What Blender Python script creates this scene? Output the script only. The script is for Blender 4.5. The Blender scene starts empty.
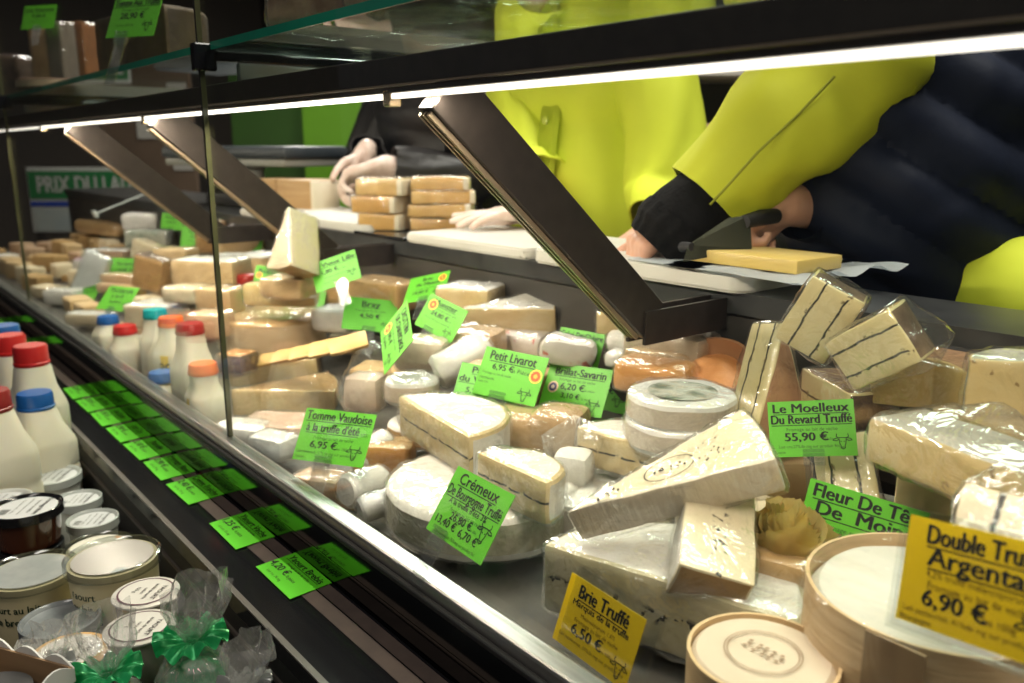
LED = 9.6; TILT = 26; STAFF = 72.0; FRONT = 20.0; AMB = .03
import bpy, bmesh, math, random
from mathutils import Vector, Matrix, Euler, noise
random.seed(7)
SC = bpy.context.scene
COL = SC.collection
V = Vector
R = math.radians
# ------------------------------------------------------------------ camera frame (world: -x runs along the counter, +y into it, z up)
EYE = V((0, 0, 1.30))
XA = V((-710, -193, 844)).normalized()
_a = math.atan2(193, 844)
DA = V((0, math.cos(_a), math.sin(_a)))
YA = DA.cross(XA)
def ray(px, py):
    v = V((px - 512, py - 341.5, 844.0))
    return V((-v.dot(XA), v.dot(YA), -v.dot(DA)))
def P(px, py, Y=None, z=None, t=None):
    r = ray(px, py)
    if Y is not None: t = Y / r.y
    elif z is not None: t = (z - 1.30) / r.z
    return EYE + r * t
cam = bpy.data.cameras.new('camera'); camo = bpy.data.objects.new('camera', cam); COL.objects.link(camo)
cam.sensor_width = 36; cam.lens = 844 * 36 / 1024; cam.clip_start = .02
right = V((-XA.x, YA.x, -DA.x)); up = -V((-XA.y, YA.y, -DA.y)); back = -V((-XA.z, YA.z, -DA.z))
m = Matrix((right, up, back)).transposed().to_4x4(); m.translation = EYE
camo.matrix_world = m
cam.dof.use_dof = True; cam.dof.focus_distance = .76; cam.dof.aperture_fstop = 6
SC.camera = camo
# ------------------------------------------------------------------ materials
MATS = {}
def nt(name):
    m = bpy.data.materials.new(name); m.use_nodes = True
    n = m.node_tree; n.nodes.clear()
    o = n.nodes.new('ShaderNodeOutputMaterial')
    return m, n, o
def N(n, t, **kw):
    x = n.nodes.new(t)
    for k, v in kw.items():
        if k.startswith('i_'):
            x.inputs[int(k[2:]) if k[2:].isdigit() else k[2:].replace('_', ' ')].default_value = v
        else: setattr(x, k, v)
    return x
def L(n, a, ao, b, bi): n.links.new(a.outputs[ao], b.inputs[bi])
def c4(c): return (c[0], c[1], c[2], 1)
def srgb(r, g, b):
    f = lambda u: (u/255/12.92) if u/255 <= .04045 else ((u/255+.055)/1.055)**2.4
    return (f(r), f(g), f(b))
def mat(name, c1, c2=None, rough=.5, scale=20, detail=4, bump=0, bscale=None, metal=0, sss=0, lo=.35, hi=.65, stretch=None, spec=.5, emit=0, emitc=None, coat=0, marks=None):
    """noise-mottled principled; marks: list of ('band', axis z0, half width, colour, breakup) or ('speck', scale, thr, colour, z0, hw)"""
    if name in MATS: return MATS[name]
    m, n, o = nt(name)
    p = N(n, 'ShaderNodeBsdfPrincipled')
    p.inputs['Roughness'].default_value = rough; p.inputs['Metallic'].default_value = metal
    p.inputs['Specular IOR Level'].default_value = spec
    if coat: p.inputs['Coat Weight'].default_value = coat; p.inputs['Coat Roughness'].default_value = .08
    if sss:
        p.inputs['Subsurface Weight'].default_value = sss; p.inputs['Subsurface Radius'].default_value = (.012, .008, .004); p.inputs['Subsurface Scale'].default_value = .5
    tc = N(n, 'ShaderNodeTexCoord'); vec = (tc, 'Object')
    if stretch:
        mp = N(n, 'ShaderNodeMapping'); mp.inputs['Scale'].default_value = stretch; L(n, tc, 'Object', mp, 0); vec = (mp, 0)
    col = None
    if c2 is not None:
        nz = N(n, 'ShaderNodeTexNoise'); nz.inputs['Scale'].default_value = scale; nz.inputs['Detail'].default_value = detail
        L(n, vec[0], vec[1], nz, 'Vector')
        rp = N(n, 'ShaderNodeValToRGB'); rp.color_ramp.elements[0].position = lo; rp.color_ramp.elements[1].position = hi
        rp.color_ramp.elements[0].color = c4(c1); rp.color_ramp.elements[1].color = c4(c2)
        L(n, nz, 'Fac', rp, 0); col = (rp, 0)
    for mk in (marks or []):
        mix = N(n, 'ShaderNodeMix', data_type='RGBA')
        if col: L(n, col[0], col[1], mix, 6)
        else: mix.inputs[6].default_value = c4(c1)
        mix.inputs[7].default_value = c4(mk['c'])
        sx = N(n, 'ShaderNodeSeparateXYZ'); L(n, tc, 'Object', sx, 0)
        fac = None
        if 'z' in mk:
            nz = N(n, 'ShaderNodeTexNoise'); nz.inputs['Scale'].default_value = 60; L(n, tc, 'Object', nz, 'Vector')
            s1 = N(n, 'ShaderNodeMath', operation='MULTIPLY_ADD'); L(n, nz, 'Fac', s1, 0); s1.inputs[1].default_value = mk.get('wob', .006); L(n, sx, mk.get('ax', 2), s1, 2)
            s2 = N(n, 'ShaderNodeMath', operation='SUBTRACT'); L(n, s1, 0, s2, 0); s2.inputs[1].default_value = mk['z'] + mk.get('wob', .006) * .5
            s3 = N(n, 'ShaderNodeMath', operation='ABSOLUTE'); L(n, s2, 0, s3, 0)
            s4 = N(n, 'ShaderNodeMapRange'); s4.inputs[1].default_value = mk['w'] * .6; s4.inputs[2].default_value = mk['w'] * 1.5; s4.inputs[3].default_value = 1; s4.inputs[4].default_value = 0; L(n, s3, 0, s4, 0)
            fac = (s4, 0)
        if 'sp' in mk:
            nz = N(n, 'ShaderNodeTexNoise'); nz.inputs['Scale'].default_value = mk['sp']; nz.inputs['Detail'].default_value = 2; L(n, tc, 'Object', nz, 'Vector')
            s5 = N(n, 'ShaderNodeMapRange'); s5.inputs[1].default_value = mk['th']; s5.inputs[2].default_value = mk['th'] + .04; L(n, nz, 'Fac', s5, 0)
            if fac:
                mm = N(n, 'ShaderNodeMath', operation='MULTIPLY'); L(n, fac[0], fac[1], mm, 0); L(n, s5, 0, mm, 1); fac = (mm, 0)
            else: fac = (s5, 0)
        L(n, fac[0], fac[1], mix, 0); col = (mix, 2)
    if col: L(n, col[0], col[1], p, 'Base Color')
    else: p.inputs['Base Color'].default_value = c4(c1)
    if bump:
        nb = N(n, 'ShaderNodeTexNoise'); nb.inputs['Scale'].default_value = bscale or scale * 3; nb.inputs['Detail'].default_value = 5
        L(n, vec[0], vec[1], nb, 'Vector')
        b = N(n, 'ShaderNodeBump'); b.inputs['Strength'].default_value = bump; b.inputs['Distance'].default_value = .004
        L(n, nb, 'Fac', b, 'Height'); L(n, b, 0, p, 'Normal')
    if emit:
        p.inputs['Emission Color'].default_value = c4(emitc or c1); p.inputs['Emission Strength'].default_value = emit
    L(n, p, 0, o, 0); MATS[name] = m
    return m
def film(name, tint=(1, 1, 1), base=.05, edge=.55, rough=.1, bscale=35, bump=.8, white=.08, stretch=(1, 1, 1), wc=(.9, .88, .84)):
    """clear film: transparent with fresnel gloss and a little milky wrinkling"""
    if name in MATS: return MATS[name]
    m, n, o = nt(name)
    tr = N(n, 'ShaderNodeBsdfTransparent'); tr.inputs[0].default_value = c4(tint)
    gl = N(n, 'ShaderNodeBsdfGlossy'); gl.inputs['Roughness'].default_value = rough; gl.inputs[0].default_value = (1, 1, 1, 1)
    df = N(n, 'ShaderNodeBsdfDiffuse'); df.inputs[0].default_value = c4(wc)
    tc = N(n, 'ShaderNodeTexCoord'); mp = N(n, 'ShaderNodeMapping'); mp.inputs['Scale'].default_value = stretch; L(n, tc, 'Object', mp, 0)
    nz = N(n, 'ShaderNodeTexNoise'); nz.inputs['Scale'].default_value = bscale; nz.inputs['Detail'].default_value = 3; nz.inputs['Distortion'].default_value = 1.2; L(n, mp, 0, nz, 'Vector')
    rn = N(n, 'ShaderNodeTexNoise', noise_type='RIDGED_MULTIFRACTAL'); rn.inputs['Scale'].default_value = bscale*.45; rn.inputs['Detail'].default_value = 2.5; rn.inputs['Roughness'].default_value = .45; rn.inputs['Distortion'].default_value = .8; L(n, mp, 0, rn, 'Vector')
    ad = N(n, 'ShaderNodeMath', operation='MULTIPLY_ADD'); L(n, rn, 0, ad, 0); ad.inputs[1].default_value = .45; L(n, nz, 'Fac', ad, 2)
    b = N(n, 'ShaderNodeBump'); b.inputs['Strength'].default_value = bump; b.inputs['Distance'].default_value = .006; L(n, ad, 0, b, 'Height'); L(n, b, 0, gl, 'Normal')
    lw = N(n, 'ShaderNodeLayerWeight'); lw.inputs['Blend'].default_value = .3; L(n, b, 0, lw, 'Normal')
    mr = N(n, 'ShaderNodeMapRange'); mr.inputs[3].default_value = base; mr.inputs[4].default_value = edge; L(n, lw, 'Facing', mr, 0)
    m1 = N(n, 'ShaderNodeMixShader'); L(n, mr, 0, m1, 0); L(n, tr, 0, m1, 1); L(n, gl, 0, m1, 2)
    rp = N(n, 'ShaderNodeMapRange'); rp.inputs[1].default_value = 1.05; rp.inputs[2].default_value = 1.75; rp.inputs[3].default_value = white * .3; rp.inputs[4].default_value = white * 4.5; L(n, rn, 0, rp, 0)
    m2 = N(n, 'ShaderNodeMixShader'); L(n, rp, 0, m2, 0); L(n, m1, 0, m2, 1); L(n, df, 0, m2, 2)
    L(n, m2, 0, o, 0); MATS[name] = m
    return m
def pane(name, tint, r0=.02, r1=1.0, rough=0.0):
    """sheet glass / clear acrylic: transparent + fresnel reflection"""
    if name in MATS: return MATS[name]
    m, n, o = nt(name)
    tr = N(n, 'ShaderNodeBsdfTransparent'); tr.inputs[0].default_value = c4(tint)
    gl = N(n, 'ShaderNodeBsdfGlossy'); gl.inputs['Roughness'].default_value = rough
    fr = N(n, 'ShaderNodeFresnel'); ge = N(n, 'ShaderNodeNewGeometry'); io = N(n, 'ShaderNodeMapRange'); io.inputs[3].default_value = 1.45; io.inputs[4].default_value = 1/1.45; L(n, ge, 'Backfacing', io, 0); L(n, io, 0, fr, 'IOR')
    mr = N(n, 'ShaderNodeMapRange'); mr.inputs[3].default_value = r0; mr.inputs[4].default_value = r1; L(n, fr, 0, mr, 0)
    mx = N(n, 'ShaderNodeMixShader'); L(n, mr, 0, mx, 0); L(n, tr, 0, mx, 1); L(n, gl, 0, mx, 2); L(n, mx, 0, o, 0)
    MATS[name] = m
    return m
def emis(name, c, s):
    if name in MATS: return MATS[name]
    m, n, o = nt(name); e = N(n, 'ShaderNodeEmission'); e.inputs[0].default_value = c4(c); e.inputs[1].default_value = s; L(n, e, 0, o, 0); MATS[name] = m
    return m
TRUF = (.012, .009, .007)
ivory = lambda: mat('ivory_paste', (.78, .61, .34), (.70, .51, .24), .45, 30, bump=.25, bscale=120, sss=.15)
cream = lambda: mat('cream_paste', (.82, .69, .44), (.76, .59, .32), .4, 25, bump=.3, bscale=90, sss=.15)
yellow = lambda: mat('yellow_paste', (.74, .55, .22), (.66, .45, .15), .4, 22, bump=.2, bscale=100, sss=.1)
holes = lambda: mat('holed_paste', (.70, .55, .27), (.62, .45, .19), .42, 18, bump=.2, bscale=90, marks=[dict(c=(.33, .21, .08), sp=95, th=.69)])
revard = lambda: mat('truffle_layer_paste', (.84, .72, .42), (.78, .64, .32), .42, 20, bump=.2, bscale=110, marks=[dict(c=TRUF, z=.0105, w=.0009, sp=60, th=.36), dict(c=TRUF, z=-.0105, w=.0009, sp=60, th=.36), dict(c=(.2, .14, .06), z=.0105, w=.0026, sp=170, th=.60), dict(c=(.2, .14, .06), z=-.0105, w=.0026, sp=170, th=.60), dict(c=(.4, .28, .12), sp=140, th=.74)])
onelayer = lambda: mat('single_truffle_paste', (.80, .66, .38), (.70, .53, .26), .4, 24, bump=.5, bscale=80, marks=[dict(c=TRUF, z=.0, w=.0011, sp=75, th=.42), dict(c=(.2, .15, .08), z=.0, w=.003, sp=160, th=.66)])
specked = lambda: mat('specked_truffle_paste', (.88, .78, .56), (.82, .70, .46), .4, 24, bump=.3, bscale=80, marks=[dict(c=TRUF, z=0, w=.006, sp=190, th=.60), dict(c=(.05, .04, .03), sp=240, th=.74)])
bloom = lambda: mat('white_bloomy_rind', (.86, .84, .79), (.78, .74, .65), .75, 26, bump=.5, bscale=70)
bloomw = lambda: mat('snow_white_rind', (.90, .88, .84), (.84, .80, .72), .75, 14, bump=.6, bscale=30, stretch=(1, 3, 1))
greyrind = lambda: mat('grey_white_rind', (.62, .58, .47), (.40, .39, .27), .8, 34, bump=.6, bscale=90)
pinkr = lambda: mat('salmon_rind', (.60, .33, .18), (.52, .27, .14), .6, 18, bump=.3, bscale=120, marks=[dict(c=(.12, .06, .03), sp=70, th=.74)])
brownr = lambda: mat('brown_rind', (.36, .21, .10), (.18, .10, .05), .6, 24, bump=.5, bscale=80)
darkr = lambda: mat('dark_rind', (.12, .075, .045), (.24, .15, .09), .6, 30, bump=.5)
tanr = lambda: mat('tan_rind', (.58, .38, .17), (.46, .28, .11), .6, 20, bump=.4)
oranger = lambda: mat('orange_rind', (.66, .32, .09), (.55, .24, .06), .5, 18, bump=.3)
woodm = lambda: mat('poplar_wood', (.66, .47, .27), (.56, .38, .20), .6, 12, stretch=(1, 1, 14), bump=.2, bscale=20)
paperw = lambda: mat('white_paper', (.86, .84, .80), (.80, .77, .71), .6, 15, bump=.5, bscale=22)
wrapm = lambda: film('cling_film', white=.05)
wrapc = lambda: film('crumpled_film', base=.06, edge=.6, bscale=26, bump=1.0, white=.07)
bagm = lambda: film('bag_film', base=.10, edge=.8, bscale=45, bump=1.0, white=.55, stretch=(1, 1, .5))
clear = lambda: pane('clear_acrylic', (.97, .98, .98), .03, 1)
black = lambda: mat('black_gloss', (.012, .012, .014), rough=.12)
mirror = lambda: mat('black_mirror', (.13, .135, .14), rough=.07, metal=1.0)
blackm = lambda: mat('black_matt', (.016, .015, .016), rough=.55)
ink = lambda: mat('black_ink', (.006, .006, .006), rough=.6)
inkg = lambda: mat('grey_ink', (.02, .05, .012), rough=.6)
inko = lambda: mat('brown_ink', (.13, .07, .005), rough=.6)
green = lambda: mat('green_card', (.125, .50, .030), rough=.45)
yelc = lambda: mat('yellow_card', (.90, .60, .010), rough=.4)
bronze = lambda: mat('bronze_anodised', (.062, .050, .045), (.05, .041, .037), rough=.35, scale=60, metal=.5)
steel = lambda: mat('brushed_steel', (.55, .54, .52), (.46, .45, .43), .3, 40, metal=.9, stretch=(.2, 6, 6))
lime = lambda: mat('lime_cloth', (.62, .70, .04), (.56, .64, .03), .75, 8, bump=.35, bscale=14)
navy = lambda: mat('navy_quilt', (.005, .008, .020), (.008, .012, .026), .6, 9, spec=.2, bump=.5, bscale=25)
blk = lambda: mat('black_jersey', (.005, .005, .005), (.008, .0075, .0075), .9, 40, spec=.15, bump=.4, bscale=160)
skin = lambda: mat('skin', (.66, .38, .27), (.58, .30, .20), .45, 30, bump=.1, bscale=200, sss=.1)
glove = lambda: mat('gloved_skin', (.72, .52, .43), (.80, .66, .58), .3, 40, bump=.5, bscale=90)
hairm = lambda: mat('dark_hair', (.03, .02, .014), (.05, .03, .02), .5, 60, bump=.6, stretch=(1, 1, .1))
# ------------------------------------------------------------------ object helpers
def obj(name, bm, mats, parent=None, smooth=True, label=None, mw=None):
    me = bpy.data.meshes.new(name)
    if isinstance(bm, bpy.types.Mesh): me = bm
    else: bm.to_mesh(me); bm.free()
    if not isinstance(mats, (list, tuple)): mats = [mats]
    if len(me.materials): me.materials.clear()
    for x in mats: me.materials.append(x)
    o = bpy.data.objects.new(name, me); COL.objects.link(o)
    if smooth:
        for p in me.polygons: p.use_smooth = True
        try: me.set_sharp_from_angle(angle=R(38))
        except Exception: pass
    if parent: o.parent = parent
    if mw is not None: o.matrix_world = mw
    if label: o['label'] = label
    return o
def tag(o, label, cat, group=None):
    o['label'] = label; o['category'] = cat
    if group: o['group'] = group
    return o
def thing(name, label, cat, M=None, group=None):
    o = bpy.data.objects.new(name, None); COL.objects.link(o); o.empty_display_size = .02
    if M is not None: o.matrix_world = M if isinstance(M, Matrix) else Matrix.Translation(M)
    return tag(o, label, cat, group)
def struct(name, bm, m):
    o = obj(name, bm, m, smooth=False); o['kind'] = 'structure'; return o
def box(bm, lo, hi, mi=0, M=None):
    r = bmesh.ops.create_cube(bm, size=1)
    lo, hi = V(lo), V(hi)
    T = Matrix.Translation((lo + hi) / 2) @ Matrix.Diagonal((*(hi - lo), 1))
    bmesh.ops.transform(bm, matrix=(M @ T) if M else T, verts=r['verts'])
    for f in {f for v in r['verts'] for f in v.link_faces}: f.material_index = mi
    return r['verts']
def bx(lo, hi, bev=0, seg=2):
    bm = bmesh.new(); box(bm, lo, hi)
    if bev: bmesh.ops.bevel(bm, geom=bm.edges[:], offset=bev, segments=seg, affect='EDGES', profile=.5)
    return bm
def lathe(prof, seg=40, bm=None, mi=0, cap=True):
    bm = bm or bmesh.new(); rings = []
    for r, z in prof:
        rings.append([bm.verts.new((r * math.cos(2*math.pi*k/seg), r * math.sin(2*math.pi*k/seg), z)) for k in range(seg)] if r > 1e-6 else [bm.verts.new((0, 0, z))])
    for a, b in zip(rings, rings[1:]):
        for k in range(seg):
            k2 = (k + 1) % seg
            vs = [a[k % len(a)], a[k2 % len(a)], b[k2 % len(b)], b[k % len(b)]]
            u = []
            for v in vs:
                if v not in u: u.append(v)
            if len(u) > 2:
                f = bm.faces.new(u); f.material_index = mi
    bmesh.ops.recalc_face_normals(bm, faces=bm.faces)
    return bm
def tube(pts, r, seg=8, bm=None, closed=False):
    bm = bm or bmesh.new(); pts = [V(p) for p in pts]; rs = r if isinstance(r, (list, tuple)) else [r] * len(pts); rings = []
    for i, p in enumerate(pts):
        d = (pts[min(i+1, len(pts)-1)] - pts[max(i-1, 0)]).normalized()
        u = d.cross(V((0, 0, 1)) if abs(d.z) < .9 else V((1, 0, 0))).normalized(); w = d.cross(u)
        rings.append([bm.verts.new(p + (u*math.cos(2*math.pi*k/seg) + w*math.sin(2*math.pi*k/seg)) * rs[i]) for k in range(seg)])
    for a, b in zip(rings, rings[1:]):
        for k in range(seg): bm.faces.new([a[k], a[(k+1) % seg], b[(k+1) % seg], b[k]])
    bm.faces.new(rings[0]); bm.faces.new(rings[-1])
    bmesh.ops.recalc_face_normals(bm, faces=bm.faces)
    return bm
def prism(poly, z0, z1, bm=None):
    """poly in xy, extruded in z"""
    bm = bm or bmesh.new()
    a = [bm.verts.new((x, y, z0)) for x, y in poly]; b = [bm.verts.new((x, y, z1)) for x, y in poly]
    n = len(poly)
    for k in range(n): bm.faces.new([a[k], a[(k+1) % n], b[(k+1) % n], b[k]])
    bm.faces.new(a[::-1]); bm.faces.new(b)
    bmesh.ops.recalc_face_normals(bm, faces=bm.faces)
    return bm
def jitter(bm, amp, sc, seed=0):
    off = V((seed*3.1, seed*1.7, seed*.9))
    for v in bm.verts: v.co += noise.noise_vector(v.co * sc + off) * amp
def refine(bm, mx, it=5):
    for _ in range(it):
        es = [e for e in bm.edges if e.calc_length() > mx]
        if not es: break
        bmesh.ops.subdivide_edges(bm, edges=es, cuts=1)
        bmesh.ops.triangulate(bm, faces=[f for f in bm.faces if len(f.verts) > 4])
def frame(o, x, z):
    """matrix with local x along x, z near z"""
    x = V(x).normalized(); z = V(z); z = (z - x * z.dot(x)).normalized(); y = z.cross(x)
    M = Matrix((x, y, z)).transposed().to_4x4(); M.translation = o
    return M
def zrot(loc, deg, tx=0, ty=0): return Matrix.Translation(loc) @ Euler((R(tx), R(ty), R(deg))).to_matrix().to_4x4()
SEED = [0]
def wrap_of(root, bms, m=None, out=.0018, amp=.0034, tail=None, name='plastic_wrap', mx=.012):
    """film shell round what the thing holds"""
    SEED[0] += 1
    bm = bmesh.new()
    for c in bms: bm.verts.new(c)
    if tail:
        for c in tail: bm.verts.new(c)
    r = bmesh.ops.convex_hull(bm, input=bm.verts[:])
    bmesh.ops.delete(bm, geom=[v for v in bm.verts if not v.link_faces], context='VERTS')
    bmesh.ops.recalc_face_normals(bm, faces=bm.faces)
    bmesh.ops.dissolve_limit(bm, angle_limit=R(4), verts=bm.verts[:], edges=bm.edges[:])
    bmesh.ops.triangulate(bm, faces=bm.faces[:])
    refine(bm, mx, 6)
    bmesh.ops.smooth_vert(bm, verts=bm.verts[:], factor=.25, use_axis_x=True, use_axis_y=True, use_axis_z=True)
    bm.normal_update()
    off = V((SEED[0]*2.3, SEED[0]*.7, 1))
    for v in bm.verts:
        n1 = noise.noise(v.co * 60 + off); n2 = noise.noise(v.co * 160 + off)
        v.co += v.normal * (out + amp * (max(n1, -.3) + .3) * .8 + .0012 * n2)
    return obj(name, bm, m or wrapm(), root)
def split_parts(bm, specs, root):
    """split one closed body into parts by material index: specs = [(name, material)]"""
    outs = []
    for i, (nm, m) in enumerate(specs):
        b = bm.copy()
        bmesh.ops.delete(b, geom=[f for f in b.faces if f.material_index != i], context='FACES')
        if len(b.faces): outs.append(obj(nm, b, m, root))
        else: b.free()
    bm.free()
    return outs
def sector(r, h, ang, r0=0.0, seg=None, bev=.0022, mx=.014, amp=.0012, dome=0):
    """cheese sector: tip at origin, x towards the rind, thickness centred on z=0; faces: 0 paste, 1 crust, 2 outer rind"""
    SEED[0] += 1
    bm = bmesh.new(); a = R(ang); seg = seg or max(4, int(ang / 9)); full = ang >= 359
    pts = []
    if not full: pts.append((r0, 0) if r0 else (0, 0))
    for k in range(seg + (0 if full else 1)):
        u = -a/2 + a * k / seg; pts.append((r * math.cos(u), r * math.sin(u)))
    prism(pts, -h/2, h/2, bm)
    bm.normal_update()
    for f in bm.faces:
        if abs(f.normal.z) > .9: f.material_index = 1
        else:
            c = f.calc_center_median()
            f.material_index = 2 if (full or math.hypot(c.x, c.y) > r * .97 * math.cos(a / seg / 2) - 1e-4) else 0
            if not full and ang >= 170 and abs(c.x) < r * .02: f.material_index = 0
    ed = [e for e in bm.edges if len(e.link_faces) == 2 and e.calc_face_angle(0) > R(30)]
    bmesh.ops.bevel(bm, geom=ed, offset=min(bev, h*.2), segments=2, affect='EDGES', profile=.5)
    bmesh.ops.triangulate(bm, faces=[f for f in bm.faces if len(f.verts) > 4])
    refine(bm, mx, 5)
    if dome:
        for v in bm.verts:
            if v.co.z > h*.3: v.co.z += dome * (1 - (math.hypot(v.co.x, v.co.y)/r)**2) - dome*.5
    jitter(bm, amp, 45, SEED[0]); 
    return bm
def wedge(name, label, cat, tip, end, upv, h, ang, mats, wrap=1, group=None, tail=None, r0=0, bev=.0022, amp=.0012, wm=None):
    tip, end = V(tip), V(end)
    root = thing(name, label, cat, frame(tip, end - tip, upv), group)
    bm = sector((end - tip).length, h, ang, r0, bev=bev, amp=amp)
    co = [v.co.copy() for v in bm.verts]
    if mats[1] is mats[2]:
        for f in bm.faces:
            if f.material_index == 2: f.material_index = 1
    split_parts(bm, [('paste', mats[0]), ('rind', mats[1]), ('outer_rind', mats[2])], root)
    if wrap: wrap_of(root, co, wm, tail=tail)
    return root
def wheel(name, label, base, r, h, mats, wrap=0, rz=0, group=None, tx=0, ty=0, dome=0, bev=.006, amp=.0015, wm=None):
    root = thing(name, label, 'cheese', zrot(base, rz, tx, ty), group)
    bm = sector(r, h, 360, seg=44, bev=bev, dome=dome, amp=amp)
    for v in bm.verts: v.co.z += h/2
    for f in bm.faces: f.material_index = max(0, f.material_index - 1)
    co = [v.co.copy() for v in bm.verts]
    if mats[0] is mats[1]:
        for f in bm.faces: f.material_index = 0
    split_parts(bm, [('rind', mats[0]), ('outer_rind', mats[1])], root)
    if wrap: wrap_of(root, co, wm)
    return root
def block(name, label, cat, base, size, m, rz=0, tx=0, ty=0, wrap=1, group=None, top=None, bev=.002, amp=.0014, tail=None, wm=None, partname='paste', taper=0):
    """cut block; top = material of a rind on its upper face"""
    SEED[0] += 1
    root = thing(name, label, cat, zrot(base, rz, tx, ty), group)
    w, d, h = size
    bm = bx((-w/2, -d/2, 0), (w/2, d/2, h), bev); bm.normal_update()
    for f in bm.faces: f.material_index = 1 if (top and f.normal.z > .8) else 0
    refine(bm, .014, 5)
    if taper:
        for v in bm.verts: v.co.y *= 1 - taper * (v.co.x / w + .5); 
    jitter(bm, amp, 40, SEED[0])
    co = [v.co.copy() for v in bm.verts]
    split_parts(bm, [(partname, m), ('rind', top)], root)
    if wrap: wrap_of(root, co, wm, tail=tail)
    return root
# ------------------------------------------------------------------ writing
_tc = {}
def text_bm(bm, s, x, z, size, bold=0, align='C', fitw=None, under=False, y=-.0005, **k):
    if not bold: return text_flat(bm, s, x, z, size, 0, align, fitw, under, y, **k)
    for i, d in enumerate((0, -.026, .026)):
        text_flat(bm, s, x + d*size*(bold/.03), z + (0, .012, -.012)[i]*size, size, 0, align, fitw, under and not i, y - .00004*i, **k)
def text_flat(bm, s, x, z, size, bold=0, align='C', fitw=None, under=False, y=-.0005, mi=0, shear=0, squash=1):
    """flat letters into bm on the plane y (facing -y)"""
    key = (s, bold, shear)
    if key not in _tc:
        cu = bpy.data.curves.new('t', 'FONT'); cu.body = s; cu.size = 1; cu.offset = bold; cu.shear = shear; cu.resolution_u = 3; cu.fill_mode = 'FRONT'
        o = bpy.data.objects.new('t', cu); COL.objects.link(o)
        dg = bpy.context.evaluated_depsgraph_get(); dg.update()
        me = bpy.data.meshes.new_from_object(o.evaluated_get(dg))
        _tc[key] = ([v.co.copy() for v in me.vertices], [tuple(p.vertices) for p in me.polygons])
        bpy.data.objects.remove(o); bpy.data.curves.remove(cu); bpy.data.meshes.remove(me)
    vs, fs = _tc[key]
    if not vs: return
    x0 = min(v.x for v in vs); x1 = max(v.x for v in vs); w = (x1 - x0) * size * squash; k = squash
    if fitw and w > fitw: k *= fitw / w; w = fitw
    ox = x - (w/2 if align == 'C' else 0 if align == 'L' else w)
    nv = [bm.verts.new((ox + (v.x - x0) * size * k, y, z + v.y * size)) for v in vs]
    for f in fs:
        try: q = bm.faces.new([nv[i] for i in f]); q.material_index = mi
        except ValueError: pass
    if under:
        b = size * .06
        q = bm.faces.new([bm.verts.new(c) for c in ((ox, y, z - size*.16), (ox + w, y, z - size*.16), (ox + w, y, z - size*.16 + b), (ox, y, z - size*.16 + b))])
        q.material_index = mi
def stroke(bm, pts, w, y=-.0006):
    for (a, b) in zip(pts, pts[1:]):
        a = V((a[0], 0, a[1])); b = V((b[0], 0, b[1])); d = (b - a).normalized(); n = V((-d.z, 0, d.x)) * w/2; e = d * w * .3
        q = [a - e + n, a - e - n, b + e - n, b + e + n]
        bm.faces.new([bm.verts.new((c.x, y, c.z)) for c in q])
def cow(bm, cx, cz, s):
    S = lambda pts: stroke(bm, [(cx + x*s, cz + z*s) for x, z in pts], s*.09)
    S([(-.55, .62), (-.62, .35), (-.42, .2), (-.2, .22), (.2, .22), (.42, .2), (.62, .35), (.55, .62)])
    S([(-.42, .2), (-.8, .12), (-.95, -.05), (-.6, -.1), (-.38, .05)]); S([(.42, .2), (.8, .12), (.95, -.05), (.6, -.1), (.38, .05)])
    S([(-.36, .1), (-.3, -.4), (-.2, -.62), (-.22, -.85), (0, -.98), (.22, -.85), (.2, -.62), (.3, -.4), (.36, .1)])
    S([(-.2, -.15), (-.12, -.2)]); S([(.2, -.15), (.12, -.2)]); S([(-.1, -.78), (.1, -.78)])
def seal_part(root, cx, cz, r, blue=False):
    bm = bmesh.new()
    def disc(rad, y, mi, n=20, wav=0):
        f = bm.faces.new([bm.verts.new((cx + rad*(1 + wav*(k % 2))*math.cos(2*math.pi*k/n), y, cz + rad*(1 + wav*(k % 2))*math.sin(2*math.pi*k/n))) for k in range(n)]); f.material_index = mi
    disc(r, -.0006, 0); disc(r*.72, -.0008, 1, 24, .1 if not blue else 0); disc(r*.34, -.0010, 2, 8)
    cols = [mat('seal_yellow', (.95, .62, .08), rough=.5), mat('seal_red', (.75, .10, .02), rough=.5), mat('seal_core', (.95, .45, .05), rough=.5)] if not blue else [mat('seal_rim', (.75, .55, .35), rough=.5), mat('seal_blue', (.06, .05, .16), rough=.5), mat('seal_pale', (.7, .6, .5), rough=.5)]
    bmesh.ops.recalc_face_normals(bm, faces=bm.faces)
    return obj('seal', bm, cols, root, smooth=False)
CW, CH = .088, .060
STEM0 = [None]
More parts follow.
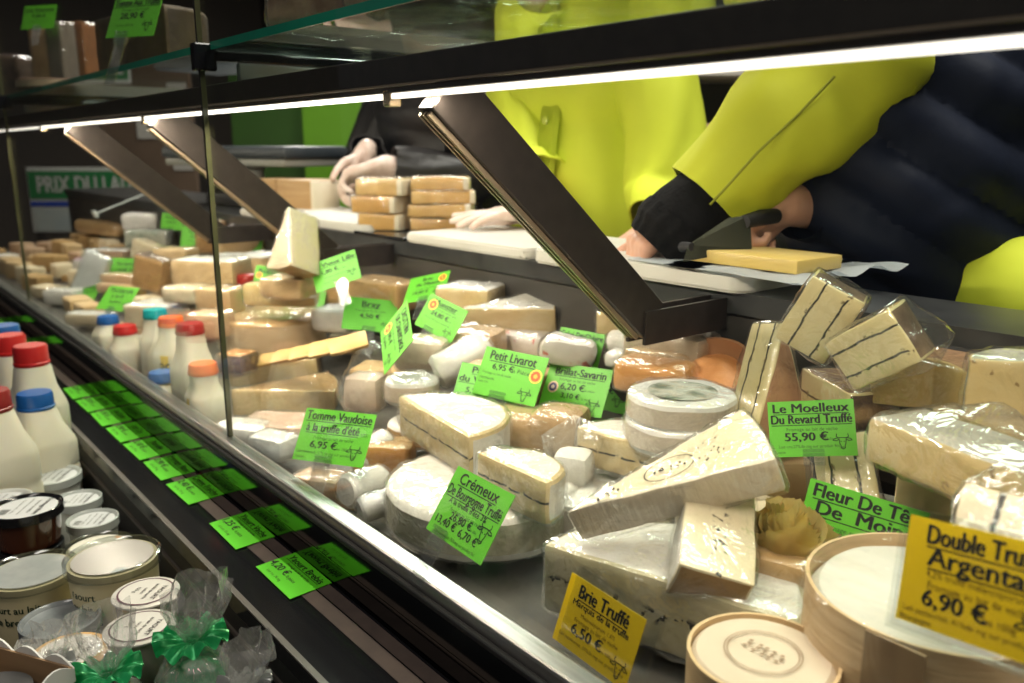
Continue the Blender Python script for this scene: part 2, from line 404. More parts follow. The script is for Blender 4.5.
def price_tag(label, loc, eul, lines, color='g', seal=None, icon=(.030, -.014, .009), w=CW, h=CH, s=1.0, clip=True, stem=.03, group='green price tags standing among the cheeses', holder=False, cx=0, clipside=1, iconm=None, brightg=False):
    """lines: (text, x, z, size, bold, underline[, align, fitw, ink]) in card units"""
    M = Matrix.Translation(loc) @ Euler([R(a) for a in eul]).to_matrix().to_4x4() @ Matrix.Diagonal((s, s, s, 1))
    root = thing('price_tag', label, 'price tag', M, group)
    bm = bx((-w/2, -.0003, -h/2), (w/2, .0003, h/2)); card = obj('card', bm, (mat('ledge_card', (.15, .82, .03), rough=.35) if brightg else green()) if color == 'g' else yelc(), root, smooth=False)  # ledge cards painted a brighter green to make up for dim light there
    bm = bmesh.new(); bs = bmesh.new()
    for ln in lines:
        tx, x, z, sz, bold, un = ln[:6]; al = ln[6] if len(ln) > 6 else 'C'; fw = ln[7] if len(ln) > 7 else w*.93
        small = len(ln) > 8 and ln[8]
        text_bm(bs if small else bm, tx, x, z, sz * (1.0 if small else 1.2), bold * 1.7, al, fw, un, squash=1.0 if small else 1.14)
    if len(bm.verts): obj('lettering', bm, ink(), card, smooth=False)
    else: bm.free()
    if len(bs.verts): obj('small_print', bs, inkg() if color == 'g' else inko(), card, smooth=False)
    else: bs.free()
    if icon:
        bm = bmesh.new(); cow(bm, *icon); obj('cow_drawing', bm, iconm or ink(), card, smooth=False)
    if seal: seal_part(card, *seal)
    if clip:
        ez = (M.to_3x3() @ V((0, 0, 1))).z; stem = min(stem, max(.002, ((M @ V((cx, 0, -h/2 - .012))).z - deckz(loc[1]) - .002) / max(ez, .2))) if loc[2] < 1.3 else stem
        bm = bmesh.new(); cw = .011
        for k in range(4): box(bm, (cx - cw, -.0025 - .0006*(k % 2), -h/2 - .009 + k*.0045), (cx + cw, -.0009, -h/2 - .009 + k*.0045 + .0035))
        box(bm, (cx - cw, .0009, -h/2 - .010), (cx + cw, .0022, -h/2 + .008))
        box(bm, (cx - cw*.9, -.0009, -h/2 - .012 - stem), (cx + cw*.9, .0009, -h/2 - .0005))
        obj('clip', bm, film('clip_plastic', tint=(.97, .98, .98), base=.10, edge=.6, rough=.15, bscale=20, bump=.1, white=.05), root, smooth=False)
    if holder:
        g = .004
        bm = bx((-w/2 - g + holder[0], -.0035, -h/2 - g), (w/2 + g + holder[0], -.0015, h/2 + g + holder[1]), .0006, 1)
        box(bm, (-w/2 - g + holder[0], .0012, -h/2 - g), (w/2 + g + holder[0], .0028, h/2 + g + holder[1]))
        box(bm, (-w/2 - g + holder[0], -.0035, -h/2 - g - .002), (w/2 + g + holder[0], .0028, -h/2 - g))
        obj('acrylic_holder', bm, clear(), root, smooth=False)
    return root
def blob(name, segs, m, voxel=.012, parent=None, smooth=6, disp=None, label=None):
    """one continuous surface from tapering limbs (p0,r0,p1,r1) and ellipsoids ('e', centre, (rx,ry,rz), euler)"""
    bm = bmesh.new()
    for s in segs:
        if s[0] == 'e':
            r = bmesh.ops.create_icosphere(bm, subdivisions=3, radius=1)
            T = Matrix.Translation(s[1]) @ (Euler([R(a) for a in s[3]]).to_matrix().to_4x4() if len(s) > 3 else Matrix()) @ Matrix.Diagonal((*s[2], 1))
            bmesh.ops.transform(bm, matrix=T, verts=r['verts'])
        else:
            p0, r0, p1, r1 = V(s[0]), s[1], V(s[2]), s[3]; n = 6
            for k in range(n + 1):
                u = k / n; r = bmesh.ops.create_icosphere(bm, subdivisions=2, radius=r0 + (r1 - r0)*u)
                bmesh.ops.translate(bm, vec=p0.lerp(p1, u), verts=r['verts'])
            d = p1 - p0
            if d.length > 1e-5:
                r = bmesh.ops.create_cone(bm, cap_ends=True, segments=20, radius1=r0, radius2=r1, depth=d.length)
                T = Matrix.Translation((p0 + p1)/2) @ d.to_track_quat('Z', 'Y').to_matrix().to_4x4()
                bmesh.ops.transform(bm, matrix=T, verts=r['verts'])
    me = bpy.data.meshes.new(name); bm.to_mesh(me); bm.free()
    o = bpy.data.objects.new(name, me); COL.objects.link(o)
    md = o.modifiers.new('r', 'REMESH'); md.mode = 'VOXEL'; md.voxel_size = voxel; md.use_smooth_shade = True
    ms = o.modifiers.new('s', 'SMOOTH'); ms.iterations = smooth; ms.factor = .5
    dg = bpy.context.evaluated_depsgraph_get(); dg.update()
    m2 = bpy.data.meshes.new_from_object(o.evaluated_get(dg)); m2.name = name
    bpy.data.objects.remove(o); bpy.data.meshes.remove(me)
    if disp:
        bm = bmesh.new(); bm.from_mesh(m2); bm.normal_update()
        for v in bm.verts: v.co += v.normal * disp(v.co)
        for _ in range(1): bmesh.ops.smooth_vert(bm, verts=bm.verts[:], factor=.5, use_axis_x=True, use_axis_y=True, use_axis_z=True)
        bm.to_mesh(m2); bm.free()
    o = obj(name, m2, m, parent, label=label)
    for p in m2.polygons: p.use_smooth = True
    return o
def area(name, loc, size, power, col=(1, .93, .84), rot=(0, 0, 0)):
    l = bpy.data.lights.new(name, 'AREA'); l.shape = 'RECTANGLE'; l.size, l.size_y = size; l.energy = power; l.color = col
    o = bpy.data.objects.new(name, l); COL.objects.link(o); o.location = loc; o.rotation_euler = [R(a) for a in rot]; return o
# ================================================================== THE COUNTER
X0, X1 = -3.7, .55          # world x range of the counter
def deckz(y):
    pts = [(.30, .905), (.365, .905), (.50, .912), (.66, .94), (.80, .975), (.9, .975)]
    for (a, za), (b, zb) in zip(pts, pts[1:]):
        if y <= b: return za + (zb - za) * max(0, (y - a) / (b - a))
    return .975
cnt = thing('display_counter', 'long black refrigerated cheese counter with glass front, lit shelf and price ledge', 'display counter', V((-1.5, .5, 0)))
def cpart(name, bm, m, smooth=False, label=None, under=None):
    bmesh.ops.translate(bm, vec=V((1.5, -.5, 0)), verts=bm.verts)
    return obj(name, bm, m, under or cnt, smooth=smooth, label=label)
def xprof(poly, x0=X0, x1=X1, bm=None):
    """profile in (y, z) run along x"""
    bm = bm or bmesh.new()
    a = [bm.verts.new((x0, y, z)) for y, z in poly]; b = [bm.verts.new((x1, y, z)) for y, z in poly]; n = len(poly)
    for k in range(n): bm.faces.new([a[k], a[(k+1) % n], b[(k+1) % n], b[k]])
    bm.faces.new(a); bm.faces.new(b[::-1]); bmesh.ops.recalc_face_normals(bm, faces=bm.faces)
    return bm
cpart('deck', xprof([(.358, .905), (.365, .905), (.50, .912), (.66, .94), (.765, .9663), (.765, .86), (.358, .86)]), mat('deck_steel', (.22, .21, .19), (.16, .155, .145), .4, 30, metal=.5))
cpart('glass_rail', bx((X0, .346, .930), (X1, .3665, .9525), .003, 2), steel())
cpart('rail_trim', bx((X0, .3405, .936), (X1, .3462, .9415), .001, 1), blackm())
cpart('upper_panel', bx((X0, .350, .9005), (X1, .357, .931)), mirror())
cpart('lower_panel', xprof([(.357, .8985), (.351, .8985), (.3518, .8725), (.357, .8725)]), mirror())
# the sloping price ledge
LE = [(.3515, .872), (.268, .868)]
cpart('price_ledge', xprof([LE[0], LE[1], (.268, .85), (.3515, .85)]), black())
def led(u0, u1, up, x0=X0, x1=X1):
    d = V((0, LE[1][0]-LE[0][0], LE[1][1]-LE[0][1])); n = V((0, -d.z, d.y)); n = n if n.z > 0 else -n; n.normalize()
    p = [V((0, *LE[0])) + d*u for u in (u0, u1)]
    return xprof([(q.y + n.y*h, q.z + n.z*h) for q, h in ((p[0], .0002), (p[1], .0002), (p[1], up), (p[0], up))], x0, x1)
for a, b in ((.04, .20), (.22, .40)): cpart('price_strip', led(a, b, .0008), mat('brown_strip', (.14, .105, .09), (.11, .085, .075), .35, 50))
cpart('ledge_trim', led(.93, 1.0, .002), mat('grey_trim', (.10, .085, .075), rough=.3))
cpart('well_wall', bx((X0, .268, .755), (X1, .279, .8495)), blackm())
cpart('well_rail', bx((X0, .2655, .824), (X1, .268, .829)), mat('grey_trim', (.10, .085, .075), rough=.3))
cpart('well_floor', bx((X0, -.28, .747), (X1, .279, .7615)), mat('well_black', (.012, .012, .012), rough=.9, spec=.1))
cpart('well_front', bx((X0, -.30, .0), (X1, -.28, .86)), blackm())
cpart('well_step', bx((-.812, -.1, .7618), (X1, .262, .8180)), mat('well_black', (.012, .012, .012), rough=.9, spec=.1))
cpart('body', bx((X0, -.28, .02), (X1, .75, .745)), blackm())
# glass
GT = (.965, .985, .972)
joints = [-.990, -2.22]
xs = [X0] + joints[::-1] + [X1]
for a, b in zip(xs, xs[1:]):
    cpart('front_glass', bx((a + .003, .3575, .9525), (b - .003, .3625, 1.72)), pane('counter_glass', GT, .012, .8))
for j in joints:
    cpart('glass_seal', bx((j - .0021, .3572, .9527), (j + .0021, .3628, 1.72)), blackm())
    cpart('seal_edge', bx((j + .0022, .3572, .9527), (j + .0030, .3628, 1.72)), mat('glass_edge', (.10, .10, .05), rough=.15))
    cpart('glass_clamp', bx((j - .0075, .351, 1.385), (j + .0075, .376, 1.415), .002), black())
# upper glass shelves
sg = pane('shelf_glass', (.80, .90, .85), .03, 1)
for a, b in ((-.983, X1), (-2.21, -.999), (X0, -2.23)):
    gs_ = cpart('glass_shelf', bx((a, .372, 1.408), (b, .76, 1.416)), sg)
    cpart('shelf_edge', bx((a, .3695, 1.4078), (b, .3718, 1.4162)), mat('green_glass_edge', (.02, .34, .22), (.012, .22, .15), .15, 6), under=gs_)
for j in (-.985, -2.22, .3):
    cpart('shelf_bracket', bx((j - .006, .375, 1.396), (j + .006, .757, 1.4075), .002), black())
    cpart('bracket_cover', bx((j - .005, .40, 1.37), (j + .005, .757, 1.3955), .002), mat('grey_cover', (.28, .27, .25), rough=.4))
# light bar and tubes
lb_ = cpart('light_bar', bx((X0, .382, 1.3512), (X1, .420, 1.3730), .0012), bronze())
cpart('bar_line', bx((X0, .3795, 1.3498), (X1, .3835, 1.3512)), mat('bronze_line', (.36, .27, .20), rough=.3, metal=.5))
cpart('lamp_holder', bx((X0, .3835, 1.3447), (X1, .398, 1.3496), .001), mat('holder_brown', (.16, .12, .10), rough=.4))
for a, b, s in ((-.628, X1, .39), (-1.30, -.640, 1), (-1.99, -1.312, 1), (-2.66, -2.0, .5), (-3.35, -2.67, .3)):
    cpart('lamp_tube', bx((a, .3845, 1.3402), (b, .3900, 1.3446), .0012, 2), emis('led_%02d' % int(s*10), (1.0, .90, .78), max(2.5, 4.0 * s)), under=lb_)
    area('tube_lamp', ((a+b)/2, .3873, 1.3398), (b - a - .01, .0045), LED * s * (b - a), (1, .87, .69), (TILT, 0, 0))
for j in (-.634, -1.306, -1.995, -2.665): cpart('lamp_clip', bx((j - .0055, .383, 1.334), (j + .0055, .396, 1.348), .002), mat('clip_nickel', (.5, .38, .25), rough=.25, metal=.8), under=lb_)
# diagonal struts with their feet
for j in (-.575, -1.275, -1.78):
    a = V((j, .400, 1.346)); b = V((j, .652, 1.128)); d = (b - a).normalized(); n = V((0, d.z, -d.y))   # n points forward and down
    M = Matrix((V((1, 0, 0)), d, -n)).transposed().to_4x4(); M.translation = a
    Ln = (b - a).length
    bm = bmesh.new(); box(bm, (-.011, -.003, -.023), (.011, Ln, .021), 0, M); bmesh.ops.bevel(bm, geom=bm.edges[:], offset=.001, segments=1, affect='EDGES')
    st_ = cpart('strut', bm, bronze())
    for e in (-.0085, -.0025, .0035):
        bm = bmesh.new(); box(bm, (e, .0, -.0275), (e + .0028, Ln - .004, -.0231), 0, M)
        cpart('strut_rib', bm, mat('rib_brass', (.42, .32, .22), rough=.3, metal=.6), under=st_)
    bm = bmesh.new()
    for lo, hi in (((j - .0135, .636, 1.104), (j - .0095, .769, 1.139)), ((j + .0095, .636, 1.104), (j + .0135, .769, 1.139)), ((j - .0095, .640, 1.118), (j + .0095, .769, 1.124))): box(bm, lo, hi)
    cpart('strut_foot', bm, bronze(), under=st_)
# ------------------------------------------------------------------ staff worktop
wt = thing('worktop', 'dark staff worktop behind the cheese display carrying the white cutting boards', 'worktop', V((-1.5, .85, 0)))
def wpart(name, bm, m):
    bmesh.ops.translate(bm, vec=V((1.5, -.85, 0)), verts=bm.verts); return obj(name, bm, m, wt, smooth=False)
wpart('top', prism([(X0, .77), (X1, .77), (X1, .90), (-1.40, .90), (-1.40, 1.08), (X0, 1.08)], 1.122, 1.146), mat('worktop_dark', (.030, .031, .032), (.045, .046, .046), .3, 30))
wpart('fascia', bx((X0, .778, .98), (X1, .79, 1.1215)), mat('fascia_grey', (.060, .055, .050), (.05, .046, .042), .4, 20))
wpart('kick', bx((X0, .79, .0), (X1, .86, 1.1215)), blackm())
# ------------------------------------------------------------------ room
bm = bmesh.new(); box(bm, (-7.5, -3.2, -.1), (3.2, 3.4, 0)); struct('floor', bm, mat('floor_grey', (.12, .11, .10), (.09, .085, .08), .4, 3))
bm = bmesh.new(); box(bm, (-7.5, 3.2, 0), (3.2, 3.4, 3.3)); struct('wall_back', bm, mat('wall_dark', (.035, .028, .024), (.05, .042, .036), .7, 3))
bm = bmesh.new(); box(bm, (-7.5, -3.2, 0), (-7.3, 3.2, 3.3)); struct('wall_left', bm, mat('wall_brown', (.045, .034, .026), (.03, .024, .02), .7, 2))
bm = bmesh.new(); box(bm, (-7.5, -3.2, 3.3), (3.2, 3.4, 3.4)); struct('ceiling', bm, mat('ceiling_grey', (.10, .10, .10), (.08, .08, .08), .8, 3))
# ------------------------------------------------------------------ lights
area('unseen_overhead_lamp', (-.7, 1.15, 2.9), (2.2, .5), STAFF)
area('unseen_overhead_lamp', (-3.4, 2.0, 2.9), (1.6, .5), STAFF * 1.3)  # added lamp, out of view, brightens the banner and brown board
area('unseen_overhead_lamp', (-.15, -.85, 2.9), (1.6, .5), FRONT)
w = bpy.data.worlds.new('world'); SC.world = w; w.use_nodes = True
w.node_tree.nodes['Background'].inputs[0].default_value = (.8, .85, 1, 1); w.node_tree.nodes['Background'].inputs[1].default_value = AMB
SC.view_settings.view_transform = 'Standard'; SC.view_settings.look = 'None'; SC.view_settings.gamma = 1; SC.view_settings.use_curve_mapping = False
SC.view_settings.exposure = 0
SC.cycles.use_denoising = True
SC.cycles.max_bounces = 10; SC.cycles.transparent_max_bounces = 24; SC.cycles.glossy_bounces = 4; SC.cycles.diffuse_bounces = 4; SC.cycles.transmission_bounces = 6
SC.cycles.sample_clamp_indirect = 4; SC.cycles.caustics_reflective = False; SC.cycles.caustics_refractive = False
# ================================================================== PRICE TAGS among the cheeses
def T(label, pos, eul, lines, Yc=None, **k):
    p = V(pos)
    s = 1.0
    if Yc: s = Yc / p.y; p = EYE + (p - EYE) * s
    return price_tag(label, p, eul, lines, s=s, **k)
S1 = 1
FR = 'Fromage au lait de vache'
T("green tag lettered 'Tomme Vaudoise' standing at the front glass", (-.802, .406, .992), (-36.4, -.6, 31.0),
  [('Tomme Vaudoise', 0, .0175, .0125, .02, 1), ("à la truffe d'été", -.004, .004, .0115, .02, 1, 'C', .066), ('10%', .036, .004, .004, 0, 1), (FR, 0, -.0045, .005, 0, 0, 'C', .06, S1),
   ('6,95 €', -.010, -.0145, .0095, .02, 0), ('les 100g', .014, -.0145, .0045, 0, 0, 'C', .06, S1), ('Lait thermisé. 53% de mg sur produit fini', -.004, -.021, .0045, 0, 0, 'C', .076, S1), ('Suisse', -.041, -.027, .0045, 0, 0, 'L', .06, S1)], icon=(.029, -.014, .010), cx=-.005)
T("green tag lettered 'Crémeux De Bourgogne Truffé' tilted in front of the white wheel", (-.523, .383, 1.007), (-34.8, -2.1, -5.1),
  [('Crémeux', -.002, .0175, .0115, .02, 1), ('De Bourgogne Truffé', 0, .006, .0105, .015, 1), ('A la truffe d\'été 3%', -.003, -.0005, .0055, .015, 0), (FR, 0, -.0065, .005, 0, 0, 'C', .06, S1),
   ('26,80 €', -.004, -.0125, .008, .02, 0), ('13,40 €', -.022, -.020, .008, .02, 0), ('6,70 €', .014, -.021, .008, .02, 0), ('le kilo', .017, -.0125, .004, 0, 0, 'C', .06, S1), ('Lait pasteurisé. 75% mg sur produit fini', 0, -.0275, .004, 0, 0, 'C', .08, S1)], icon=(.030, -.006, .011), cx=-.022)
T("green tag lettered 'Petit Livarot' above the truffled half wheels", (-.750, .612, 1.037), (-30, 2.3, 18.3),
  [('Petit Livarot', -.002, .0155, .0135, .02, 1, 'C', .064), ('6,95 €', -.012, .004, .0085, .02, 0), ('la Pièce', .013, .004, .006, 0, 0, 'C', .03), ('Fromage au lait de vache', -.018, -.003, .0045, 0, 0, 'C', .04, S1), ('Normandie', -.040, -.0095, .0045, 0, 0, 'L', .04, S1), ('Lait cru', -.040, -.0145, .0045, 0, 0, 'L', .04, S1)],
  seal=(.034, .005, .0085), icon=(.026, -.018, .010), cx=-.008)
T("green tag lettered 'Brillat-Savarin' right of the Petit Livarot tag", (-.710, .681, 1.0165), (-32.2, -1.6, 16),
  [('Brillat-Savarin', .002, .016, .0115, .02, 1, 'C', .07), (FR, 0, .0085, .005, 0, 0, 'C', .06, S1), ('6,20 €', -.004, -.002, .0095, .02, 0), ('3,10 €', -.004, -.0125, .0075, .02, 0), ('la pièce', .02, -.0015, .0045, 0, 0, 'C', .06, S1), ('la demi', .018, -.0125, .0045, 0, 0, 'C', .06, S1), ('Lait pasteurisé. 40% mg', -.03, -.020, .0045, 0, 0, 'L', .04, S1), ('Bourgogne', -.03, -.026, .0045, 0, 0, 'L', .04, S1)],
  seal=(-.031, -.001, .0075, True), icon=(.029, -.016, .010), cx=-.010)
T("green tag half hidden behind the left edge of the Petit Livarot tag", (-.885, .681, .980), (-35.7, 6.8, 36.1),
  [('Pavé', -.012, .017, .0115, .02, 1), ('du Vercors', -.006, .003, .0115, .02, 1), ('5,90 €', -.012, -.012, .009, .02, 0), (FR, -.010, -.021, .005, 0, 0, 'C', .06, S1)], icon=None, Yc=.60)
T("green tag half hidden behind the right edge of the Brillat-Savarin tag", (-.759, .772, .992), (-27.2, .7, 19.5),
  [("Fourme d'Ambert", .006, .015, .0115, .02, 1), (FR, .012, .006, .005, 0, 0, 'C', .06, S1), ('2,10 €', .006, -.006, .009, .02, 0)], icon=(.03, -.014, .009))
T("green tag mostly hidden behind the paper wrapped round cheese", (-.742, .872, .969), (-23.9, 1.1, 17.1),
  [('Rocamadour', .004, .016, .0115, .02, 1), ('1,20 €', 0, -.002, .009, .02, 0)], Yc=.755, seal=(-.030, .012, .008), icon=None)
T("green tag lettered 'Cabri De Chèvre' poking up behind the printed paper", (-1.041, 1.006, .960), (-24.8, 2.9, 19.2),
  [('Cabri De Chèvre', 0, .015, .0125, .02, 0), ('3,60 €', 0, -.002, .009, .02, 0), ('Fromage au lait de chèvre', 0, -.012, .005, 0, 0, 'C', .07, S1)], Yc=.72, icon=None)
T("green tag turned on its end, its writing running downwards", (-.870, .530, 1.076), (-34.5, 23.1, -28.3),
  [('CROTTIN', -.008, .016, .0125, .025, 0, 'C', .05), ('DE CHAVIGNOL', .002, .003, .0115, .025, 0, 'C', .072), (FR, 0, -.0055, .005, 0, 0, 'C', .07, S1), ('2,90 €', -.012, -.015, .0085, .02, 0), ('la pièce', -.012, -.024, .006, .01, 0)], seal=(-.032, -.013, .0085), icon=(.026, -.018, .010), clip=False)
T("green tag lettered 'Munster' with an orange seal at its left", (-1.138, .781, 1.026), (-29.6, 13.7, 10.5),
  [('Munster', -.002, .0165, .0115, .02, 1), (FR, .006, .009, .0045, 0, 0, 'C', .05, S1), ('24,80 €', -.004, -.002, .0095, .02, 0), ('le kilo', .02, -.002, .0045, 0, 0, 'C', .03, S1), ('Lait cru. 24% mg sur produit fini', -.004, -.010, .0045, 0, 0, 'C', .07, S1)], Yc=.63, seal=(-.028, .014, .0095), icon=(.026, -.018, .010), cx=-.012)
T("green tag tilted up to the right with an orange seal in its corner", (-1.261, .835, 1.056), (-47.1, -14.1, 24),
  [('Brie', -.002, .016, .010, .02, 0), ('de Meaux', .002, .005, .010, .02, 0), (FR, 0, -.003, .0045, 0, 0, 'C', .07, S1), ('19,80 €', -.01, -.013, .0085, .02, 0)], Yc=.69, seal=(.031, .016, .0085), icon=(.026, -.014, .009))
T("green tag lettered 'Bray' blanched by the lamp, left of the upended tag", (-1.218, .693, 1.030), (-36.9, 6.4, 55.4),
  [('Bray', 0, .014, .0125, .02, 1), (FR, 0, .005, .005, 0, 0, 'C', .07, S1), ('4,50 €', 0, -.007, .0095, .02, 0)], icon=(.028, -.016, .009), Yc=.66)
T("thin green tag peeping out above the Bray tag", (-1.753, 1.022, .937), (-36.3, 5.2, 51.2),
  [('Le Montagnard', 0, .018, .0105, .02, 0), ('14,90 €', 0, -.002, .009, .02, 0)], Yc=.715, icon=None)
T("green tag lettered 'La Vieux Lille' tilted beneath the cheese stack", (-1.392, .724, 1.081), (-32.2, -19, 51.4),
  [('La Vieux Lille', 0, .015, .0115, .02, 1), ('1,80 €', -.010, .001, .0095, .02, 0), ('les 100g', .012, .001, .0045, 0, 0, 'C', .06, S1), (FR, 0, -.008, .0045, 0, 0, 'C', .07, S1), ('Lait cru. 30% mg', -.012, -.018, .0045, 0, 0, 'C', .07, S1)], icon=(.029, -.010, .009), cx=.004, Yc=.60)
T("green tag with a seal below the tall standing wedge", (-1.866, .807, 1.003), (-27.1, 5, 47.6),
  [('Reblochon', .004, .012, .0135, .02, 1), ('8,90 €', 0, -.006, .0095, .02, 0)], Yc=.62, seal=(-.033, .006, .008), icon=None)
T("green tag on a clip right of the black glass joint, below the strut", (-1.983, .792, 1.079), (-31.7, 2, 47.8),
  [('Beaufort', 0, .015, .0105, .02, 1), ('23,90 € le kilo', 0, .003, .0085, .02, 0), (FR, 0, -.007, .005, 0, 0, 'C', .07, S1)], icon=None, Yc=.74)
T("green tag just left of the black glass joint at the back", (-2.371, .811, 1.060), (-16.3, 3.2, 43.2),
  [('Comté', 0, .013, .0115, .02, 1), ('2,40 €', 0, -.002, .0095, .02, 0), (FR, 0, -.012, .005, 0, 0, 'C', .07, S1)], icon=None, Yc=.74)
T("small far green tag beside the white wrapped pack, third from the joint", (-3.363, 1.062, 1.025), (-10.6, 6.6, 39.7),
  [('Morbier', 0, .010, .0125, .02, 0), ('18,50 €', 0, -.006, .0095, .02, 0)], icon=None, Yc=.74)
T("green tag propped low behind the blue bottle cap reflection at the far front", (-1.9, .474, .989), (-43.9, .2, 26.1),
  [('Mozzarella', 0, .016, .0115, .02, 1), ('3,20 €', -.004, .000, .0105, .02, 0), ('la pièce', .0, -.012, .0085, .02, 0)], icon=(.03, -.014, .009))
T("dark green tag leaning left of the propped front tag", P(84, 293, Y=.50), (-40, 0, 30),
  [('Burrata', .01, .014, .0115, .02, 1), ('4,90 €', .01, 0, .0105, .02, 0), ('125 g', .01, -.014, .0095, .02, 0)], icon=None)
T("small dim green tag among the brown blocks left of the joint", P(125, 269, Y=.60), (-30, 0, 40),
  [('Raclette', 0, .010, .0115, .02, 1), ('14,80 €', 0, -.006, .0105, .02, 0)], icon=None)
T("small green tag corner beside the round wooden mould", P(301, 306, Y=.655), (-30, 0, 40), [('Abondance', 0, .014, .0105, .02, 0), ('2,10 €', 0, -.002, .0095, .02, 0)], icon=None)
T("green tag lettered 'Le Moelleux Du Revard Truffé' below the salmon wedge", (-.463, .796, 1.007), (-22, -7, 36),
  [('Le Moelleux', 0, .0175, .0115, .025, 1), ('Du Revard Truffé', 0, .0055, .0115, .025, 1), (FR, 0, -.0025, .0052, 0, 0, 'C', .06, S1), ('55,90 €', -.006, -.013, .0105, .025, 0), ('le kilo', .016, -.013, .0045, 0, 0, 'C', .03, S1), ('Lait cru,27%de mg sur produit fini', -.004, -.0205, .0045, 0, 0, 'C', .08, S1), ('Savoie', -.040, -.0265, .0045, 0, 0, 'L', .04, S1)], icon=(.030, -.013, .010), Yc=.612)
T("green tag lettered 'Fleur De Tête De Moine' behind the big wooden box", (-.297, .591, 1.010), (-22, 7.0, 21),
  [('Fleur De Tête', .002, .0175, .0125, .025, 1), ('De  Moine', .002, .0045, .0125, .025, 1), (FR, 0, -.0045, .0055, 0, 0, 'C', .07, S1), ('5,60 €', -.014, -.0155, .0105, .025, 0), ('les 100g', .012, -.0155, .0045, 0, 0, 'C', .03, S1), ('Lait cru, 30% de mg', -.041, -.0215, .0045, 0, 0, 'L', .06, S1), ('Suisse', -.041, -.027, .0045, 0, 0, 'L', .04, S1)], icon=None, Yc=.580)
T("yellow tag lettered 'Double Truffé Argental' in a clear holder against the big wooden box", (-.161, .453, 1.071), (-17.6, -10.2, -11.6),
  [('Double Truffé', .002, .0165, .0125, .025, 1, 'C', .066), ('Argental', .0, .0045, .0125, .025, 1), ('4,2% truffe mélanosporum', 0, -.002, .0055, 0, 0, 'C', .058, S1), (FR, .002, -.0085, .0062, 0, 0, 'C', .058, S1), ('6,90 €', -.010, -.0178, .0108, .025, 0), ('les 100g', .016, -.0178, .0055, 0, 0, 'C', .03, S1), ('Lait pasteurisé, 41%de mg sur produit fini', -.040, -.0235, .0048, 0, 0, 'L', .08, S1), ('Bourgogne', -.041, -.0285, .0045, 0, 0, 'L', .04, S1)],
  color='y', icon=(.034, -.013, .011), clip=False, holder=(0, 0), Yc=.430, group=None)
T("yellow tag lettered 'Brie Truffé' in a clear holder at the front glass", (-.441, .453, .912), (-19.1, 2.5, -1.7),
  [('Brie Truffé', .0, .0145, .0135, .025, 1, 'C', .058), ('Marquis de la truffe', 0, .007, .0062, .02, 0), ('Melanosporum 1,6%', 0, .0, .005, 0, 0, 'C', .06, S1), (FR, 0, -.0055, .0052, 0, 0, 'C', .06, S1), ('6,50 €', -.008, -.0155, .0105, .025, 0), ('les 100g', .016, -.0155, .0045, 0, 0, 'C', .03, S1), ('Lait pasteurisé, 30%de mg sur produit fini', 0, -.0225, .0046, 0, 0, 'C', .078, S1)],
  color='y', icon=(.032, -.016, .010), clip=False, holder=(.012, .006), Yc=.395, group=None)
# tags on the upper shelf
T("dim green tag at the far end of the upper glass shelf", (-2.338, .476, 1.602), (-22, -.8, 39), [('Les Sourires', 0, .014, .0115, .02, 1), ('9,80 €', 0, -.002, .0105, .02, 0), (FR, 0, -.012, .005, 0, 0, 'C', .07, S1)], icon=None, group='tags on the upper glass shelf', Yc=.47)
T("dim green tag in a tall clear holder before the brown cheese on the upper shelf", (-1.243, .368, 1.472), (-23.4, .7, 25.5), [('Tomme Aux Truffes', 0, .016, .0115, .02, 1), (FR, 0, .008, .005, 0, 0, 'C', .07, S1), ('28,90 €', -.004, -.003, .0105, .02, 0), ('Lait cru. 45% mg', -.014, -.014, .005, 0, 0, 'C', .07, S1)], icon=(.028, -.013, .010), group='tags on the upper glass shelf', Yc=.395, stem=.055, cx=-.014)
T("dim green tag at the left edge of the frame on the upper shelf", P(6, 58, Y=.47), (-22, 0, 35), [('Gouda', 0, .010, .0115, .02, 1), ('7,90 €', 0, -.006, .0105, .02, 0)], icon=None, group='tags on the upper glass shelf', s=.8) if False else None
# tags lying along the price ledge
LN = V((0, -.048, 1)).normalized(); LP = V((0, .3285, .8712 + .0012))
def onledge(px, py):
    r = ray(px, py); t = (LP - EYE).dot(LN) / r.dot(LN); return EYE + r * t
ledge = [((293, 575), "nearest green tag lying flat on the black price ledge", '4,20 €', 'Yaourt Brebis', .0),
 ((239, 531), "second nearest green tag on the ledge, curling at its left corner", '1,25 €', 'Yaourt Vache', .0),
 ((203, 487), "third nearest green tag lying on the ledge", '2,40 €', 'Crème Fraîche', 0),
 ((178, 464.5), "fourth nearest green tag lying on the ledge", '2,90 €', 'Fromage Blanc', 0),
 ((152.5, 447), "fifth nearest green tag lying on the ledge", '3,10 €', 'Faisselle', 0),
 ((136, 430), "sixth nearest green tag lying on the ledge", '1,90 €', 'Lait Cru', 0),
 ((119, 415), "seventh nearest green tag lying on the ledge", '1,95 €', 'Lait Entier', 0),
 ((103, 402), "eighth nearest green tag lying on the ledge", '2,10 €', 'Lait Ribot', 0),
 ((88, 390), "ninth nearest green tag, at the head of the long row on the ledge", '2,30 €', 'Lait De Chèvre', 0),
 ((33, 342), "lone far green tag on the ledge beyond the milk bottle caps", '2,50 €', 'Beurre Cru', 0),
 ((12, 320), "farthest green tag on the ledge near the left edge", '2,60 €', 'Beurre Salé', 0)]
lx = []
